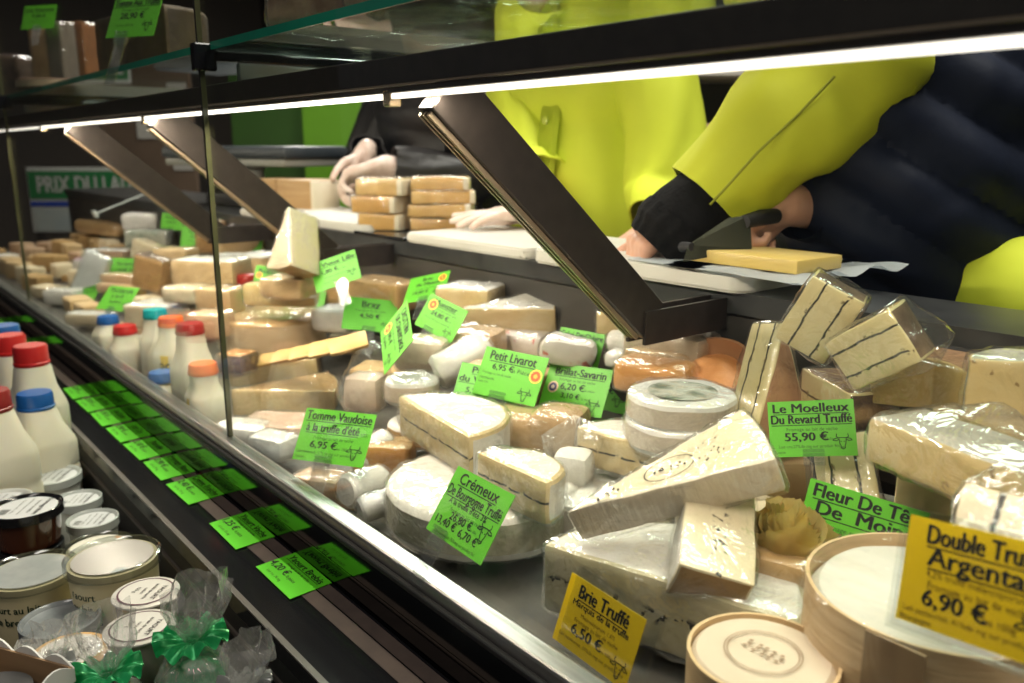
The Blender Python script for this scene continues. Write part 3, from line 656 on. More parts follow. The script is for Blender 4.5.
for (pp, lb, pr, nm, _) in ledge:
    q = onledge(*pp)
    price_tag(lb, V((q.x, LP.y, LP.z)) + LN*.0004, (-87.5, 0, random.uniform(-1.5, 1.5)), [(nm, .0, .011, .0095, .02, 1), (FR, 0, .004, .005, 0, 0, 'C', .06, S1), (pr, -.022, -.008, .0105, .02, 0), ('la pièce', .008, -.008, .006, 0, 0, 'C', .03, S1), ('Lait cru. 3% mg', -.012, -.017, .005, 0, 0, 'C', .06, S1)],
      icon=None, clip=False, w=.084, h=.045, brightg=True, group='green price tags along the black ledge')
# ================================================================== CHEESES
RT = V((.634, .773, 0)); TW = V((.754, -.618, 0)); UP = V((0, 0, 1))     # to the right, towards the customer, up
def dirv(r=0, t=0, u=0): return RT*r + TW*t + UP*u
AT = lambda px, py, Y: P(px, py, Y=Y)
GR = 'cut cheeses in the display'
def decor(root, name, bm, m, label=None): return obj(name, bm, m, root, smooth=False, label=label)
def C(*a, **k): return wedge(a[0], a[1], 'cheese', *a[2:], **k)
rv = lambda: (revard(), pinkr(), brownr())
# ---- the truffle-layered wedges, right of the strut
C('truffle_cheese_wedge', 'tall salmon-rinded wedge standing point up behind the Moelleux tag', AT(768, 322, .705), AT(768, 440, .69), dirv(.42, .85, .12), .044, 38, rv(), tail=[V((.105, .03, -.03))])
C('truffle_cheese_wedge', 'truffle-striped wedge at the very top of the pile under the cutting board', AT(798, 352, .655), AT(843, 283, .67), dirv(.85, .42, -.28), .048, 38, (revard(), pinkr(), darkr()))
C('truffle_cheese_wedge', 'truffle-striped wedge lying tilted over the dark-rinded quarter wheel', AT(838, 368, .64), AT(917, 327, .65), dirv(.60, .42, -.62), .046, 36, (revard(), tanr(), darkr()), tail=[V((.075, .02, .03)), V((.085, -.02, .02))])
c0 = AT(866, 420, .60)
C('truffle_cheese_quarter', 'quarter wheel with dark banded rind under the tilted striped wedge', AT(800, 400, .70), AT(800, 400, .70) + dirv(.80, .66, 0).normalized() * .086, UP, .062, 88, (revard(), brownr(), mat('banded_rind', (.20, .12, .07), (.10, .06, .04), .6, 24, bump=.5, marks=[dict(c=(.42, .27, .13), z=.012, w=.006), dict(c=(.04, .025, .018), z=-.004, w=.004)])))
C('brown_cheese', 'orange-brown crusted part wheel behind the tilted striped wedge', AT(932, 384, .70), AT(932, 384, .70) + dirv(.8, -.6, 0)*.047, UP, .044, 250, (yellow(), mat('russet_rind', (.46, .25, .11), (.34, .17, .07), .6, 22, bump=.4), darkr()))
C('holed_cheese', 'wrapped pale holed cheese cut off by the right edge of the frame, beside the worktop', AT(1040, 396, .69), AT(1040, 396, .69) + dirv(.25, -.95, 0)*.052, UP, .050, 178, (holes(), greyrind(), greyrind()))
block('holed_cheese', 'long wrapped block of holed yellow cheese under its grey paper peak', 'cheese', AT(968, 486, .60) , (.135, .060, .036), holes(), rz=-16, tx=0, top=mat('grey_film_rind', (.55, .50, .42), (.42, .38, .31), .5, 22, bump=.5), tail=[V((-.03, .02, .046)), V((.0, .025, .056))], wm=wrapc(), bev=.006)
block('holed_cheese', 'wrapped slab of pale cheese behind the long holed block', 'cheese', AT(1010, 456, .665), (.11, .05, .026), holes(), rz=-20, top=tanr(), bev=.004)
C('boxed_white_cheese', 'half of a white cheese in a thin wooden hoop under the long holed block', AT(955, 503, .635), AT(965, 490, .675), UP, .036, 200, (cream(), bloomw(), woodm()), wrap=0)
C('truffle_cheese_wedge', 'pale wedge with a dark truffle seam in crumpled film behind the yellow tag', AT(1002, 490, .505), AT(985, 585, .49), dirv(.75, .65, 0), .040, 46, (mat('argental_paste', (.80, .70, .52), (.72, .60, .42), .4, 24, bump=.3, marks=[dict(c=TRUF, z=.001, w=.0016, sp=70, th=.40), dict(c=TRUF, sp=150, th=.73)]), bloom(), bloom()), wm=wrapc(), tail=[V((-.014, 0, 0))])
C('truffle_cheese_wedge', 'truffle-striped wedge standing between the two green tags at the right', AT(838, 434, .652), AT(854, 518, .642), dirv(.93, .38, .10), .046, 40, (revard(), pinkr(), tanr()), tail=[V((.03, .05, -.028))])
# ---- tête de moine rosette on its piece of cheese
t = thing('cheese_rosette', 'frilled yellow cheese rosette right of the brie wedges', 'cheese', AT(788, 545, .555))
for q in range(9):
    bm = bmesh.new(); n = 34; rr = .006 + q*.0031; h = .030 - q*.0012
    for k in range(n):
        a = 2*math.pi*k/n; w = 1 + .16*math.sin(7*a + q*1.3) ; z = .006*math.sin(5*a + q)
        bm.verts.new((rr*.75*math.cos(a), rr*.75*math.sin(a), 0)); bm.verts.new((rr*w*1.1*math.cos(a), rr*w*1.1*math.sin(a), h + z))
    bm.verts.ensure_lookup_table()
    for k in range(n):
        j = (k+1) % n; bm.faces.new([bm.verts[2*k], bm.verts[2*j], bm.verts[2*j+1], bm.verts[2*k+1]])
    bmesh.ops.solidify(bm, geom=bm.faces[:], thickness=.0011)
    obj('frill', bm, mat('frill_yellow', (.88, .74, .34), (.82, .64, .24), .45, 40, sss=.3), t)
block('cheese_portion', 'beige wrapped portion under the frilled yellow rosette', 'cheese', AT(806, 590, .555), (.075, .07, .034), tanr(), rz=15, bev=.006)
# ---- wooden boxes at the front right
def hoop_box(name, label, top, r, h, lidded, film_on, stamp=None):
    root = thing(name, label, 'boxed cheese', V((top.x, top.y, top.z - h)))
    obj('hoop', lathe([(r - .0022, .0), (r, .0), (r, h), (r - .0022, h), (r - .0022, 0)], 64), woodm(), root)
    obj('hoop_seam', bx((-.004, -r - .0012, .0), (.030, -r + .0004, h - .001)), mat('poplar_dark', (.36, .24, .13), (.30, .19, .10), .6, 30), root, smooth=False) if not lidded else None
    bm = lathe([(0, .002), (r - .003, .002), (r - .003, h - .012), (r - .009, h - .006), (r*.5, h - .0045), (0, h - .005)] if not lidded else [(0, .002), (r - .003, .002), (r - .003, h - .004), (r - .006, h - .0012), (r*.5, h - .001), (0, h - .001)], 48); refine(bm, .014, 3); jitter(bm, .0012 if not lidded else .0004, 50, 3)
    pl_ = obj('cheese' if not lidded else 'paper_lid', bm, mat('blush_paper', (.62, .51, .40), (.55, .44, .33), .6, 10, bump=.2) if lidded else mat('box_cheese', (.66, .63, .57), (.58, .54, .46), .75, 14, bump=.7, bscale=30, stretch=(1, 3, 1)), root)
    if stamp:
        bm = bmesh.new()
        for ri in (r*.50, r*.46):
            k2 = 40
            for k in range(k2):
                a, b = 2*math.pi*k/k2, 2*math.pi*(k+1)/k2
                bm.faces.new([bm.verts.new((q*math.cos(u), q*math.sin(u), h + .0004)) for q, u in ((ri, a), (ri + .0007, a), (ri + .0007, b), (ri, b))])
        for i, s_ in enumerate((.0, .006, .012)):
            for k in range(5): 
                x = -.012 + k*.0055 + random.uniform(-.001, .001)
                bm.faces.new([bm.verts.new((x + u, -.004 + s_*.6 + v, h + .0005)) for u, v in ((0, 0), (.0024, .0004), (.0026, .0026), (.0003, .0028))])
        obj('stamp', bm, mat('stamp_ink', (.30, .20, .13), rough=.7), pl_, smooth=False)
    if film_on:
        SEED[0] += 1
        bm = lathe([(r + .0012, h*.35), (r + .0018, h - .001), (r - .001, h + .0018), (r*.8, h - .001), (r*.4, h - .0022), (0, h - .002)], 64)
        refine(bm, .010, 4)
        for v in bm.verts: v.co += V((0, 0, 1)) * (.0012*noise.noise(v.co*90)) + V((v.co.x, v.co.y, 0)).normalized() * .0012*(1 + noise.noise(v.co*70))
        obj('plastic_wrap', bm, film('lid_film', base=.015, edge=.25, bscale=30, bump=.8, white=.03), root)
    return root
bt = P(936, 587, t=.00062)
hoop_box('round_wooden_box', 'big round wooden box of white cheese behind the Double Truffé tag', bt, .0765, bt.z - deckz(bt.y + .078) - .002, False, True)
st = P(763, 652, t=.00061)
hoop_box('round_wooden_box', 'small round wooden box with stamped pale top at the bottom of the frame', st, .0455, .040, True, False, True)
hoop_box('round_wooden_box', 'lower small wooden box, under the stamped one', st - V((0, 0, .0405)), .0455, .040, True, False)
# ---- brie and its wedges
d = V((.26, .965, 0)).normalized(); d = V((-d.x, d.y, 0))
C('brie_half_wheel', 'broad half wheel of truffled brie behind the yellow brie tag', V((-.372, .448, .957)), V((-.372, .448, .957)) + d*.105, UP, .060, 180, (mat('brie_paste', (.62, .54, .36), (.50, .45, .27), .45, 24, bump=.4, bscale=60, marks=[dict(c=TRUF, z=0, w=.005, sp=130, th=.56)]), bloomw(), bloom()), wm=wrapc(), bev=.005)
b2 = C('brie_wedge', 'long narrow brie wedge with an oval mark lying across the brie half wheel', P(574, 527, t=.00080), P(768, 446, t=.00078), dirv(-.34, .30, .88), .034, 24, (mat('brie_side', (.84, .74, .58), (.78, .67, .50), .6, 20, bump=.25, bscale=40, stretch=(9, 1, 1)), specked(), bloom()), wm=wrapm())
bm = bmesh.new()
for ra, rb in ((.020, .0105),):
    for k in range(44):
        a, b = 2*math.pi*k/44, 2*math.pi*(k+1)/44
        bm.faces.new([bm.verts.new((.088 + q*ra*math.cos(u), q*rb*math.sin(u), .0185)) for q, u in ((1, a), (1.06, a), (1.06, b), (1, b))])
for k in range(11):
    x = .088 + random.uniform(-.013, .013); y = random.uniform(-.003, .003); s_ = random.uniform(.0006, .0014)
    bm.faces.new([bm.verts.new((x + u*s_, y + v*s_*1.6, .0185)) for u, v in ((-1, -1), (1, -.6), (.8, 1), (-.7, .8))])
for k in range(26):
    x = random.choice((random.uniform(.02, .064), random.uniform(.112, .135))); y = random.uniform(-.1, .1)*x; s_ = random.uniform(.0005, .0011)
    bm.faces.new([bm.verts.new((x + u*s_, y + v*s_*1.4, .0184)) for u, v in ((-1, -1), (1, -.6), (.8, 1), (-.7, .8))])
decor(b2, 'oval_mark', bm, mat('truffle_fleck', (.05, .035, .025), rough=.7))
C('brie_wedge', 'truffle-flecked brie wedge leaning point up at the right of the half wheel', P(722, 484, t=.00080), P(704, 600, t=.00073), dirv(.80, .35, -.35), .055, 40, (specked(), bloom(), tanr()), wm=wrapm())
C('truffle_half_wheel', 'small half wheel with one truffle seam right of the Brillat-Savarin tag', AT(622, 458, .585), AT(622, 458, .585) + dirv(.45, -.55, .05).normalized() * .056, UP, .040, 180, (onelayer(), bloomw(), bloom()), wm=wrapm(), bev=.004)
wheel('bloomy_cheese', 'snow white wheel under the small half wheel left of the brie', V((AT(600, 500, .575).x, .575, .925)), .066, .046, (bloomw(), bloom()), wrap=1)
# ---- the cremeux wheel and the two half wheels on it
wheel('rinded_cheese', 'large white-rinded wheel behind the Crémeux tag at the front glass', V((-.640, .487, .928)), .098, .049, (bloomw(), greyrind()), wrap=1, dome=.004, wm=wrapc(), bev=.010)
pa, pb = AT(392, 424, .490), AT(478, 459, .462); e = (pb - pa); e.z = 0; mid = (pa + pb)/2
C('truffle_half_wheel', 'left of the two truffled half wheels on the large white wheel', V((mid.x, mid.y, 1.0015)), V((mid.x, mid.y, 1.0015)) + V((-e.y, e.x, 0))*.41, UP, .046, 180, (onelayer(), bloomw(), bloom()), wm=wrapm(), bev=.005)
pa, pb = AT(468, 460, .455), AT(556, 486, .455); e = (pb - pa); e.z = 0; mid = (pa + pb)/2
C('truffle_half_wheel', 'right of the two truffled half wheels on the large white wheel', V((mid.x, mid.y, .998)), V((mid.x, mid.y, .998)) + V((-e.y, e.x, 0))*.40, UP, .042, 180, (onelayer(), bloomw(), bloom()), wm=wrapm(), bev=.005)
# ---- left front: tomme wedges and wrapped pieces
def up_at(px, py, Y, u=0): q = AT(px, py, Y); return V((q.x, q.y, q.z + u))
C('tomme_wedge', 'front one of two wrapped tomme wedges at the glass, cream cut face forward', up_at(232, 404, .445), up_at(232, 404, .445) + dirv(1, -.30, .02).normalized() * .158, UP, .044, 44, (ivory(), tanr(), tanr()), tail=[V((.165, .01, .02)), V((.160, .04, -.01))], wm=wrapc())
C('tomme_wedge', 'rear one of two wrapped tomme wedges, its top crust catching the lamp', up_at(228, 377, .485), up_at(228, 377, .485) + dirv(1, -.30, .14).normalized() * .150, dirv(0, .1, 1), .038, 40, (ivory(), tanr(), tanr()), wm=wrapc())
block('pink_flecked_cheese', 'pinkish flecked slab under the front tomme wedge', 'cheese', up_at(292, 432, .455, -.012), (.13, .07, .030), mat('pink_fleck', (.74, .56, .44), (.60, .38, .28), .6, 60, bump=.6), rz=45, bev=.006)
block('white_paper_pack', 'white paper pack at the glass joint below the tomme wedges', 'cheese pack', up_at(245, 438, .40, -.012), (.075, .05, .034), paperw(), rz=35, bev=.010, partname='paper')
block('white_paper_pack', 'small grey-white paper pack left of the Tomme Vaudoise tag', 'cheese pack', up_at(275, 447, .405, -.012), (.06, .042, .030), mat('grey_paper', (.62, .64, .62), (.70, .70, .68), .55, 20, bump=.6), rz=20, bev=.010, partname='paper')
def roll(label, a, b, r, m, capm=None):
    a, b = V(a), V(b); root = thing('cheese_roll', label, 'cheese', frame(a, b - a, UP)); Ln = (b - a).length
    bm = lathe([(0, 0), (r*.8, 0), (r, r*.25), (r, Ln - r*.25), (r*.8, Ln), (0, Ln)], 24); bmesh.ops.rotate(bm, cent=(0, 0, 0), matrix=Matrix.Rotation(R(90), 3, 'Y'), verts=bm.verts); refine(bm, .012, 4); jitter(bm, .002, 50, int(a.x*900))
    co = [v.co.copy() for v in bm.verts]; obj('paper', bm, m, root)
    wrap_of(root, co, wrapm(), amp=.003)
    return root
roll('white wrapped roll lying at the glass just left of the large white wheel', up_at(345, 492, .40), up_at(384, 480, .455), .0185, paperw())
roll('slate-banded roll beneath the white wrapped roll at the glass', up_at(360, 512, .395, .0), up_at(392, 500, .43), .014, mat('slate_paper', (.30, .33, .36), (.62, .60, .56), .6, 18, bump=.4))
roll('pale roll in white paper poking out right of the Tomme Vaudoise tag', up_at(356, 462, .452), up_at(390, 440, .50), .018, paperw())
block('orange_cheese', 'orange-rinded piece right of the Tomme Vaudoise tag', 'cheese', up_at(385, 460, .485, -.012), (.07, .045, .036), oranger(), rz=50, bev=.006, top=tanr())
block('orange_cheese', 'small orange piece at the glass below the Tomme Vaudoise tag', 'cheese', up_at(322, 482, .405, -.012), (.06, .04, .022), mat('peach_rind', (.72, .46, .28), (.64, .38, .2), .6, 20, bump=.3), rz=30, bev=.006)
block('orange_cheese', 'flat tan piece between the wrapped rolls and the tag', 'cheese', up_at(352, 490, .43, -.03), (.085, .05, .026), tanr(), rz=30, bev=.006)
# ---- left middle
q = AT(272, 330, .575)
wheel('wooden_mould_cheese', 'round pale cheese in film left of the Bray tag', V((q.x, q.y, q.z - .026)), .088, .054, (tanr(), mat('beige_rind', (.74, .58, .38), (.66, .48, .29), .6, 20, bump=.4)), wrap=1)
C('yellow_half_wheel', 'yellow half wheel sitting on the round pale cheese', up_at(278, 296, .558), up_at(278, 296, .558) + dirv(.15, -1, 0).normalized()*.062, UP, .036, 178, (mat('butter_paste', (.84, .66, .34), (.76, .56, .24), .4, 22, sss=.15, bump=.2), mat('straw_rind', (.80, .62, .34), (.70, .50, .24), .5, 20, bump=.3), tanr()), wm=wrapm(), bev=.006)
for i, (px, py, rz) in enumerate(((270, 357, 10), (289, 353, 18), (308, 349, 26), (328, 345, 34), (349, 341, 42))):
    block('cheese_slice', ['leftmost of the five overlapping yellow slices above the tomme wedges', 'second from the left of the overlapping yellow slices', 'middle one of the five overlapping yellow slices', 'fourth from the left of the overlapping yellow slices', 'rightmost of the overlapping yellow slices, under the Bray tag'][i], 'cheese', up_at(px, py, .515, -.006), (.050, .036, .006), mat('slice_brown', (.46, .29, .12), (.36, .21, .08), .5, 25, bump=.2), rz=rz + 20, tx=20, ty=-12, top=mat('slice_yellow', (.66, .45, .17), (.52, .33, .10), .45, 25, bump=.2), wrap=0, group='overlapping yellow slices', bev=.0025)
block('dark_cheese', 'dark chocolate-brown piece with an orange end left of the slices', 'cheese', up_at(238, 358, .47, -.02), (.045, .045, .030), darkr(), rz=30, wrap=1, bev=.005, top=oranger())
C('standing_wedge', 'tall ivory wedge standing point up in front of the first cutting board', P(303, 212, t=.00153), P(293, 274, t=.00151), dirv(-.55, .75, .1), .058, 34, (mat('pale_ivory', (.80, .69, .50), (.74, .61, .41), .45, 20, bump=.3), mat('cream_rind', (.74, .62, .45), (.66, .53, .36), .5, 20, bump=.3), tanr()))
block('beige_cheese', 'beige block under the tall standing wedge', 'cheese', up_at(290, 286, .560, -.016), (.075, .055, .030), mat('beige_paste', (.72, .52, .29), (.62, .42, .20), .5, 20, bump=.3), rz=30, bev=.005)
block('wrapped_blocks', 'amber wrapped block right of the La Vieux Lille tag', 'cheese', up_at(385, 294, .72, -.02), (.13, .07, .045), mat('amber_paste', (.70, .46, .20), (.60, .36, .13), .45, 16, bump=.3), rz=12, top=tanr(), wm=wrapc(), bev=.005)
block('amber_cheese', 'amber wrapped block tucked behind the La Vieux Lille tag', 'cheese', up_at(335, 290, .72, -.02), (.085, .06, .034), mat('amber_paste', (.70, .46, .20), (.60, .36, .13), .45, 16, bump=.3), rz=20, wm=wrapc(), bev=.005)
block('white_tub_pack', 'white wrapped pack under the La Vieux Lille tag', 'cheese pack', up_at(338, 316, .64, -.022), (.07, .06, .036), paperw(), rz=30, bev=.008, partname='paper')
block('film_bundle', 'bundle in loose crumpled film between the tomme wedges and the upended tag', 'cheese', up_at(366, 388, .530, -.03), (.052, .045, .050), mat('blush_paste', (.80, .66, .52), (.72, .56, .42), .5, 20, bump=.4), rz=35, wm=wrapc(), bev=.012, tail=[V((.0, 0, .095)), V((-.045, 0, .02)), V((.03, .02, .085))])
wheel('white_round', 'low white round below the upended green tag', V((AT(412, 388, .545).x, .545, AT(412, 388, .545).z - .016)), .034, .030, (bloomw(), mat('pale_side', (.80, .68, .54), (.72, .58, .44), .6, 20, bump=.3)), wrap=1)
wheel('white_round', 'hidden pale round beneath the low white round', V((AT(412, 388, .545).x, .55, .937)), .036, .030, (bloom(), tanr()), wrap=0)
roll('white bloomy log wrapped in film left of the Petit Livarot tag', up_at(436, 374, .585), up_at(490, 345, .645), .023, bloomw())
block('blush_cheese', 'blush wrapped piece under the Munster tag', 'cheese', up_at(424, 352, .60, -.022), (.07, .055, .042), mat('blush_paste', (.80, .66, .52), (.72, .56, .42), .5, 20, bump=.4), rz=40, wm=wrapc(), bev=.010)
block('peach_cheese', 'peach wrapped piece right of the Munster tag', 'cheese', up_at(470, 340, .665, -.02), (.09, .06, .036), mat('peach_paste', (.82, .58, .38), (.74, .48, .28), .5, 20, bump=.3), rz=30, wm=wrapc(), bev=.008)
block('white_slab', 'flat white-topped block above the Munster tag', 'cheese', up_at(472, 298, .735, -.02), (.085, .075, .040), ivory(), rz=28, top=bloom(), bev=.005)
C('long_wedge', 'long pale wedge in film with a crumpled end, below the second cutting board', up_at(462, 322, .69), up_at(462, 322, .69) + dirv(1, -.08, .10).normalized()*.135, dirv(0, .25, 1), .042, 34, (mat('straw_paste', (.78, .62, .36), (.70, .52, .27), .45, 20, bump=.3), bloom(), bloom()), wm=wrapc(), tail=[V((.165, .02, .016)), V((.160, -.02, -.012)), V((.158, 0, .022))])
C('pale_wedge', 'pale wedge lying under the foot of the big strut', up_at(596, 325, .735), up_at(596, 325, .735) + dirv(1, -.1, 0).normalized()*.105, UP, .034, 36, (ivory(), mat('putty_rind', (.66, .56, .42), (.56, .46, .32), .6, 20, bump=.4), tanr()), wm=wrapm())
block('putty_cheese', 'putty-coloured wrapped block right of the strut foot', 'cheese', up_at(672, 345, .745, -.022), (.10, .06, .040), mat('putty_paste', (.58, .48, .35), (.48, .38, .26), .5, 20, bump=.4), rz=10, wm=wrapc(), bev=.008)
roll('white log lying behind the Cabri De Chèvre tag', up_at(612, 343, .745), up_at(648, 340, .755), .015, bloomw())
block('white_slab', 'low white slab under the white log, right of the Cabri tag', 'cheese', up_at(634, 358, .735, -.012), (.065, .035, .020), bloomw(), rz=20, bev=.006)
block('tan_cheese', 'tan block right of the white log behind the terracotta dish', 'cheese', up_at(662, 360, .72, -.018), (.075, .05, .030), tanr(), rz=15, bev=.006)
block('orange_cheese', 'orange waxed piece behind the paper wrapped round cheese', 'cheese', up_at(655, 376, .68, -.016), (.085, .05, .034), oranger(), rz=25, bev=.010)
for i, (px, py, w_) in enumerate(((520, 340, .09), (568, 349, .066))):
    block('printed_paper_pack', ['pale pink printed paper pack below the long pale wedge', 'folded red-printed paper pack in front of the Cabri De Chèvre tag'][i], 'cheese pack', up_at(px, py + 4, .742 - i*.042, -.014), (w_, .055, .034), mat('printed_paper', (.86, .80, .74), (.80, .70, .64), .5, 14, bump=.5, marks=[dict(c=(.72, .20, .18), sp=55, th=.64)]), rz=25 + i*8, ty=8*i, bev=.010, taper=.5*i, partname='paper', wrap=1)
block('peach_cheese', 'peach piece under the pale pink printed pack', 'cheese', up_at(505, 362, .64, -.03), (.085, .055, .032), mat('peach_paste', (.82, .58, .38), (.74, .48, .28), .5, 20, bump=.3), rz=28, bev=.008)
block('tan_cheese', 'tan cheese under the Petit Livarot tag', 'cheese', up_at(522, 428, .60, -.028), (.095, .06, .05), mat('livarot_rind', (.55, .36, .18), (.44, .27, .12), .6, 24, bump=.4), rz=30, bev=.010)
block('tan_cheese', 'brown cheese below the Brillat-Savarin tag', 'cheese', up_at(560, 425, .625, -.03), (.06, .06, .05), mat('livarot_rind', (.55, .36, .18), (.44, .27, .12), .6, 24, bump=.4), rz=30, bev=.010)
block('film_bundle', 'crumpled film bundle below the clip of the Brillat-Savarin tag', 'cheese', up_at(574, 455, .56, -.03), (.04, .04, .036), bloom(), rz=30, wm=wrapc(), bev=.012, tail=[V((0, 0, .072)), V((.03, 0, .06)), V((-.03, -.01, .05))])
# paper wrapped rounds with a printed top
for i in range(2):
    q = AT(682, 402 + i*24, .635)
    w_ = wheel('paper_wrapped_round', ['upper paper wrapped round with a printed picture on top', 'lower paper wrapped round under the printed one'][i], V((q.x, q.y, q.z - .018)), .053 + .003*i, .029, (paperw(), mat('translucent_paper', (.74, .66, .55), (.66, .57, .45), .55, 18, bump=.6)), wrap=1, wm=wrapc(), bev=.008)
    w_['category'] = 'cheese'
    if i == 0:
        bm = lathe([(0, .0302), (.034, .0300)], 32); decor(w_, 'printed_top', bm, mat('printed_top', (.62, .62, .54), (.16, .20, .13), .6, 42, detail=6, lo=.42, hi=.6))
# terracotta dish with an orange spread
q = AT(706, 378, .715)
t = thing('cheese_dish', 'round terracotta-edged wooden dish of orange cheese left of the salmon wedge', 'dish', zrot((q.x, q.y, q.z - .012), 0, 30, 0))
obj('dish', lathe([(0, 0), (.045, 0), (.052, .012), (.056, .026), (.053, .026), (.049, .012), (.042, .004), (0, .004)], 44), mat('terracotta', (.52, .27, .14), (.44, .21, .10), .5, 20), t)
bm = lathe([(0, .019), (.030, .018), (.046, .010), (.03, .005), (0, .005)], 32); refine(bm, .012, 3); jitter(bm, .003, 60, 2)
obj('orange_cheese', bm, mat('orange_spread', (.78, .36, .14), (.68, .28, .09), .5, 40, bump=.5), t)
# ================================================================== far-left cheeses (beyond the black glass joint)
bm_ = lambda n, a, b: mat(n, a, b, .5, 20, bump=.35)
beige = lambda: bm_('beige_paste', (.72, .52, .29), (.62, .42, .20))
def fb(label, px, py, Y, size, m, rz=30, top=None, up=0, tx=0, ty=0, name='wrapped_cheese', wm=None, bev=.005, taper=0, cat='cheese'):
    q = AT(px, py, Y); return block(name, label, cat, V((q.x, q.y, max(q.z, deckz(Y + .03) + .004))), size, m, rz=rz, tx=tx, ty=ty, top=top, bev=bev, wm=wm, taper=taper)
fb('large pale block just left of the glass joint, behind the bottle-cap stand-ins', 172, 326, .50, (.15, .08, .045), bm_('pale_paste', (.82, .70, .50), (.74, .60, .40)), 35, top=bloom())
fb('beige block crossing behind the glass joint, its right end paler', 214, 288, .58, (.13, .075, .058), beige(), 38, top=bloom())
fb('flat long beige slab below the block at the glass joint', 212, 302, .545, (.17, .06, .028), bm_('pale_paste', (.82, .70, .50), (.74, .60, .40)), 36)
fb('upright beige block left of the glass joint beneath the green tags', 178, 275, .63, (.085, .06, .062), beige(), 38)
fb('slanting pale wedge left of the upright beige block', 151, 264, .66, (.10, .05, .055), bm_('pale_paste', (.82, .70, .50), (.74, .60, .40)), 30, ty=18, taper=.6)
fb('amber cheese with a dark rind leaning left of the joint', 152, 288, .57, (.07, .055, .075), bm_('amber_paste2', (.52, .30, .12), (.40, .22, .08)), 40, ty=14, top=darkr())
fb('brown-sided block beside the small dim green tag', 115, 268, .65, (.12, .07, .055), bm_('pink_beige', (.62, .42, .28), (.52, .34, .21)), 36, top=bloom())
fb('upper one of two peach slabs above the propped green tag', 122, 282, .58, (.09, .05, .022), bm_('peach_paste', (.82, .58, .38), (.74, .48, .28)), 36, up=1)
fb('lower one of two peach slabs above the propped green tag', 121, 292, .57, (.10, .055, .024), bm_('peach_paste', (.82, .58, .38), (.74, .48, .28)), 36)
fb('white clear-fronted packet leaning at the far end near the glass', 82, 300, .50, (.07, .03, .13), mat('satin_white', (.66, .68, .68), (.56, .60, .58), .3, 12, bump=.4), 40, ty=24, tx=-8, name='cheese_packet', bev=.008)
fb('pink-topped white pack behind the leaning packet', 92, 275, .60, (.085, .06, .05), paperw(), 35, top=mat('pink_print', (.66, .36, .60), (.72, .60, .66), .5, 12), name='cheese_packet', bev=.010)
fb('low white slab at the glass at the far end', 92, 324, .44, (.10, .045, .026), bm_('pale_paste', (.82, .70, .50), (.74, .60, .40)), 40, top=bloom())
fb('white pack left of the propped tag at the glass', 66, 312, .46, (.09, .05, .04), paperw(), 40, name='cheese_packet', bev=.01)
fb('mottled grey-green pack behind the tags at the back row', 152, 248, .72, (.13, .06, .05), mat('mottled_pack', (.40, .46, .38), (.62, .60, .50), .5, 30, bump=.4), 38, name='cheese_packet', wm=wrapc())
fb('white bag-like pack beside the small far green tag', 145, 230, .75, (.12, .06, .05), paperw(), 38, name='cheese_packet', bev=.012, up=1)
fb('long tan loaf lying at the back below the banner', 105, 234, .75, (.34, .07, .04), tanr(), 8, name='long_cheese', bev=.012, up=1)
fb('dark-sided upright cheese just right of the glass joint', 214, 252, .74, (.06, .06, .075), bm_('amber_paste2', (.52, .30, .12), (.40, .22, .08)), 38, top=tanr(), up=1)
q = AT(246, 240, .76)
wheel('round_cheese', 'round beige cheese behind the clipped tag below the strut', V((q.x, q.y, q.z - .03)), .062, .06, (tanr(), beige()), wrap=1)
q = AT(264, 266, .70)
wheel('round_cheese', 'small round beige cheese left of the tall standing wedge', V((q.x, q.y, q.z - .028)), .040, .055, (bloom(), beige()), wrap=1)
q = AT(246, 280, .62)
wheel('red_wax_cheese', 'little red waxed cheese beside the block at the glass joint', V((q.x, q.y, q.z - .02)), .020, .032, (mat('red_wax', (.40, .03, .02), (.32, .02, .02), .3, 10),) * 2, wrap=0)
fb('white flat pack under the clipped tags right of the joint', 240, 268, .68, (.10, .05, .030), bloom(), 38, up=1)
fb('beige wrapped piece between the joint and the round pale cheese', 222, 316, .52, (.07, .05, .05), beige(), 36)
fb('wrapped peach piece low beside the joint', 212, 336, .47, (.06, .05, .04), bm_('peach_paste', (.82, .58, .38), (.74, .48, .28)), 36)
rnd = random.Random(4)
cols = [beige(), bm_('pale_paste', (.82, .70, .50), (.74, .60, .40)), tanr(), bloom(), bm_('pink_beige', (.62, .42, .28), (.52, .34, .21))]
for i in range(13):
    for j in range(4):
        x = -1.66 - i*.14 + rnd.uniform(-.015, .015); y = .46 + j*.088 + rnd.uniform(-.006, .006)
        block('cheese_portion', 'beige or white wrapped portion in the blurred jumble at the far left of the display', 'cheese', V((x, y, deckz(y + .035) + .002)), (rnd.uniform(.07, .10), rnd.uniform(.045, .06), rnd.uniform(.03, .055)), rnd.choice(cols), rz=rnd.uniform(-5, 30), wrap=0, group='jumbled far cheeses', bev=.006)
lbl2 = 'small plain wrapped portion filling a gap low among the nearer cheeses'
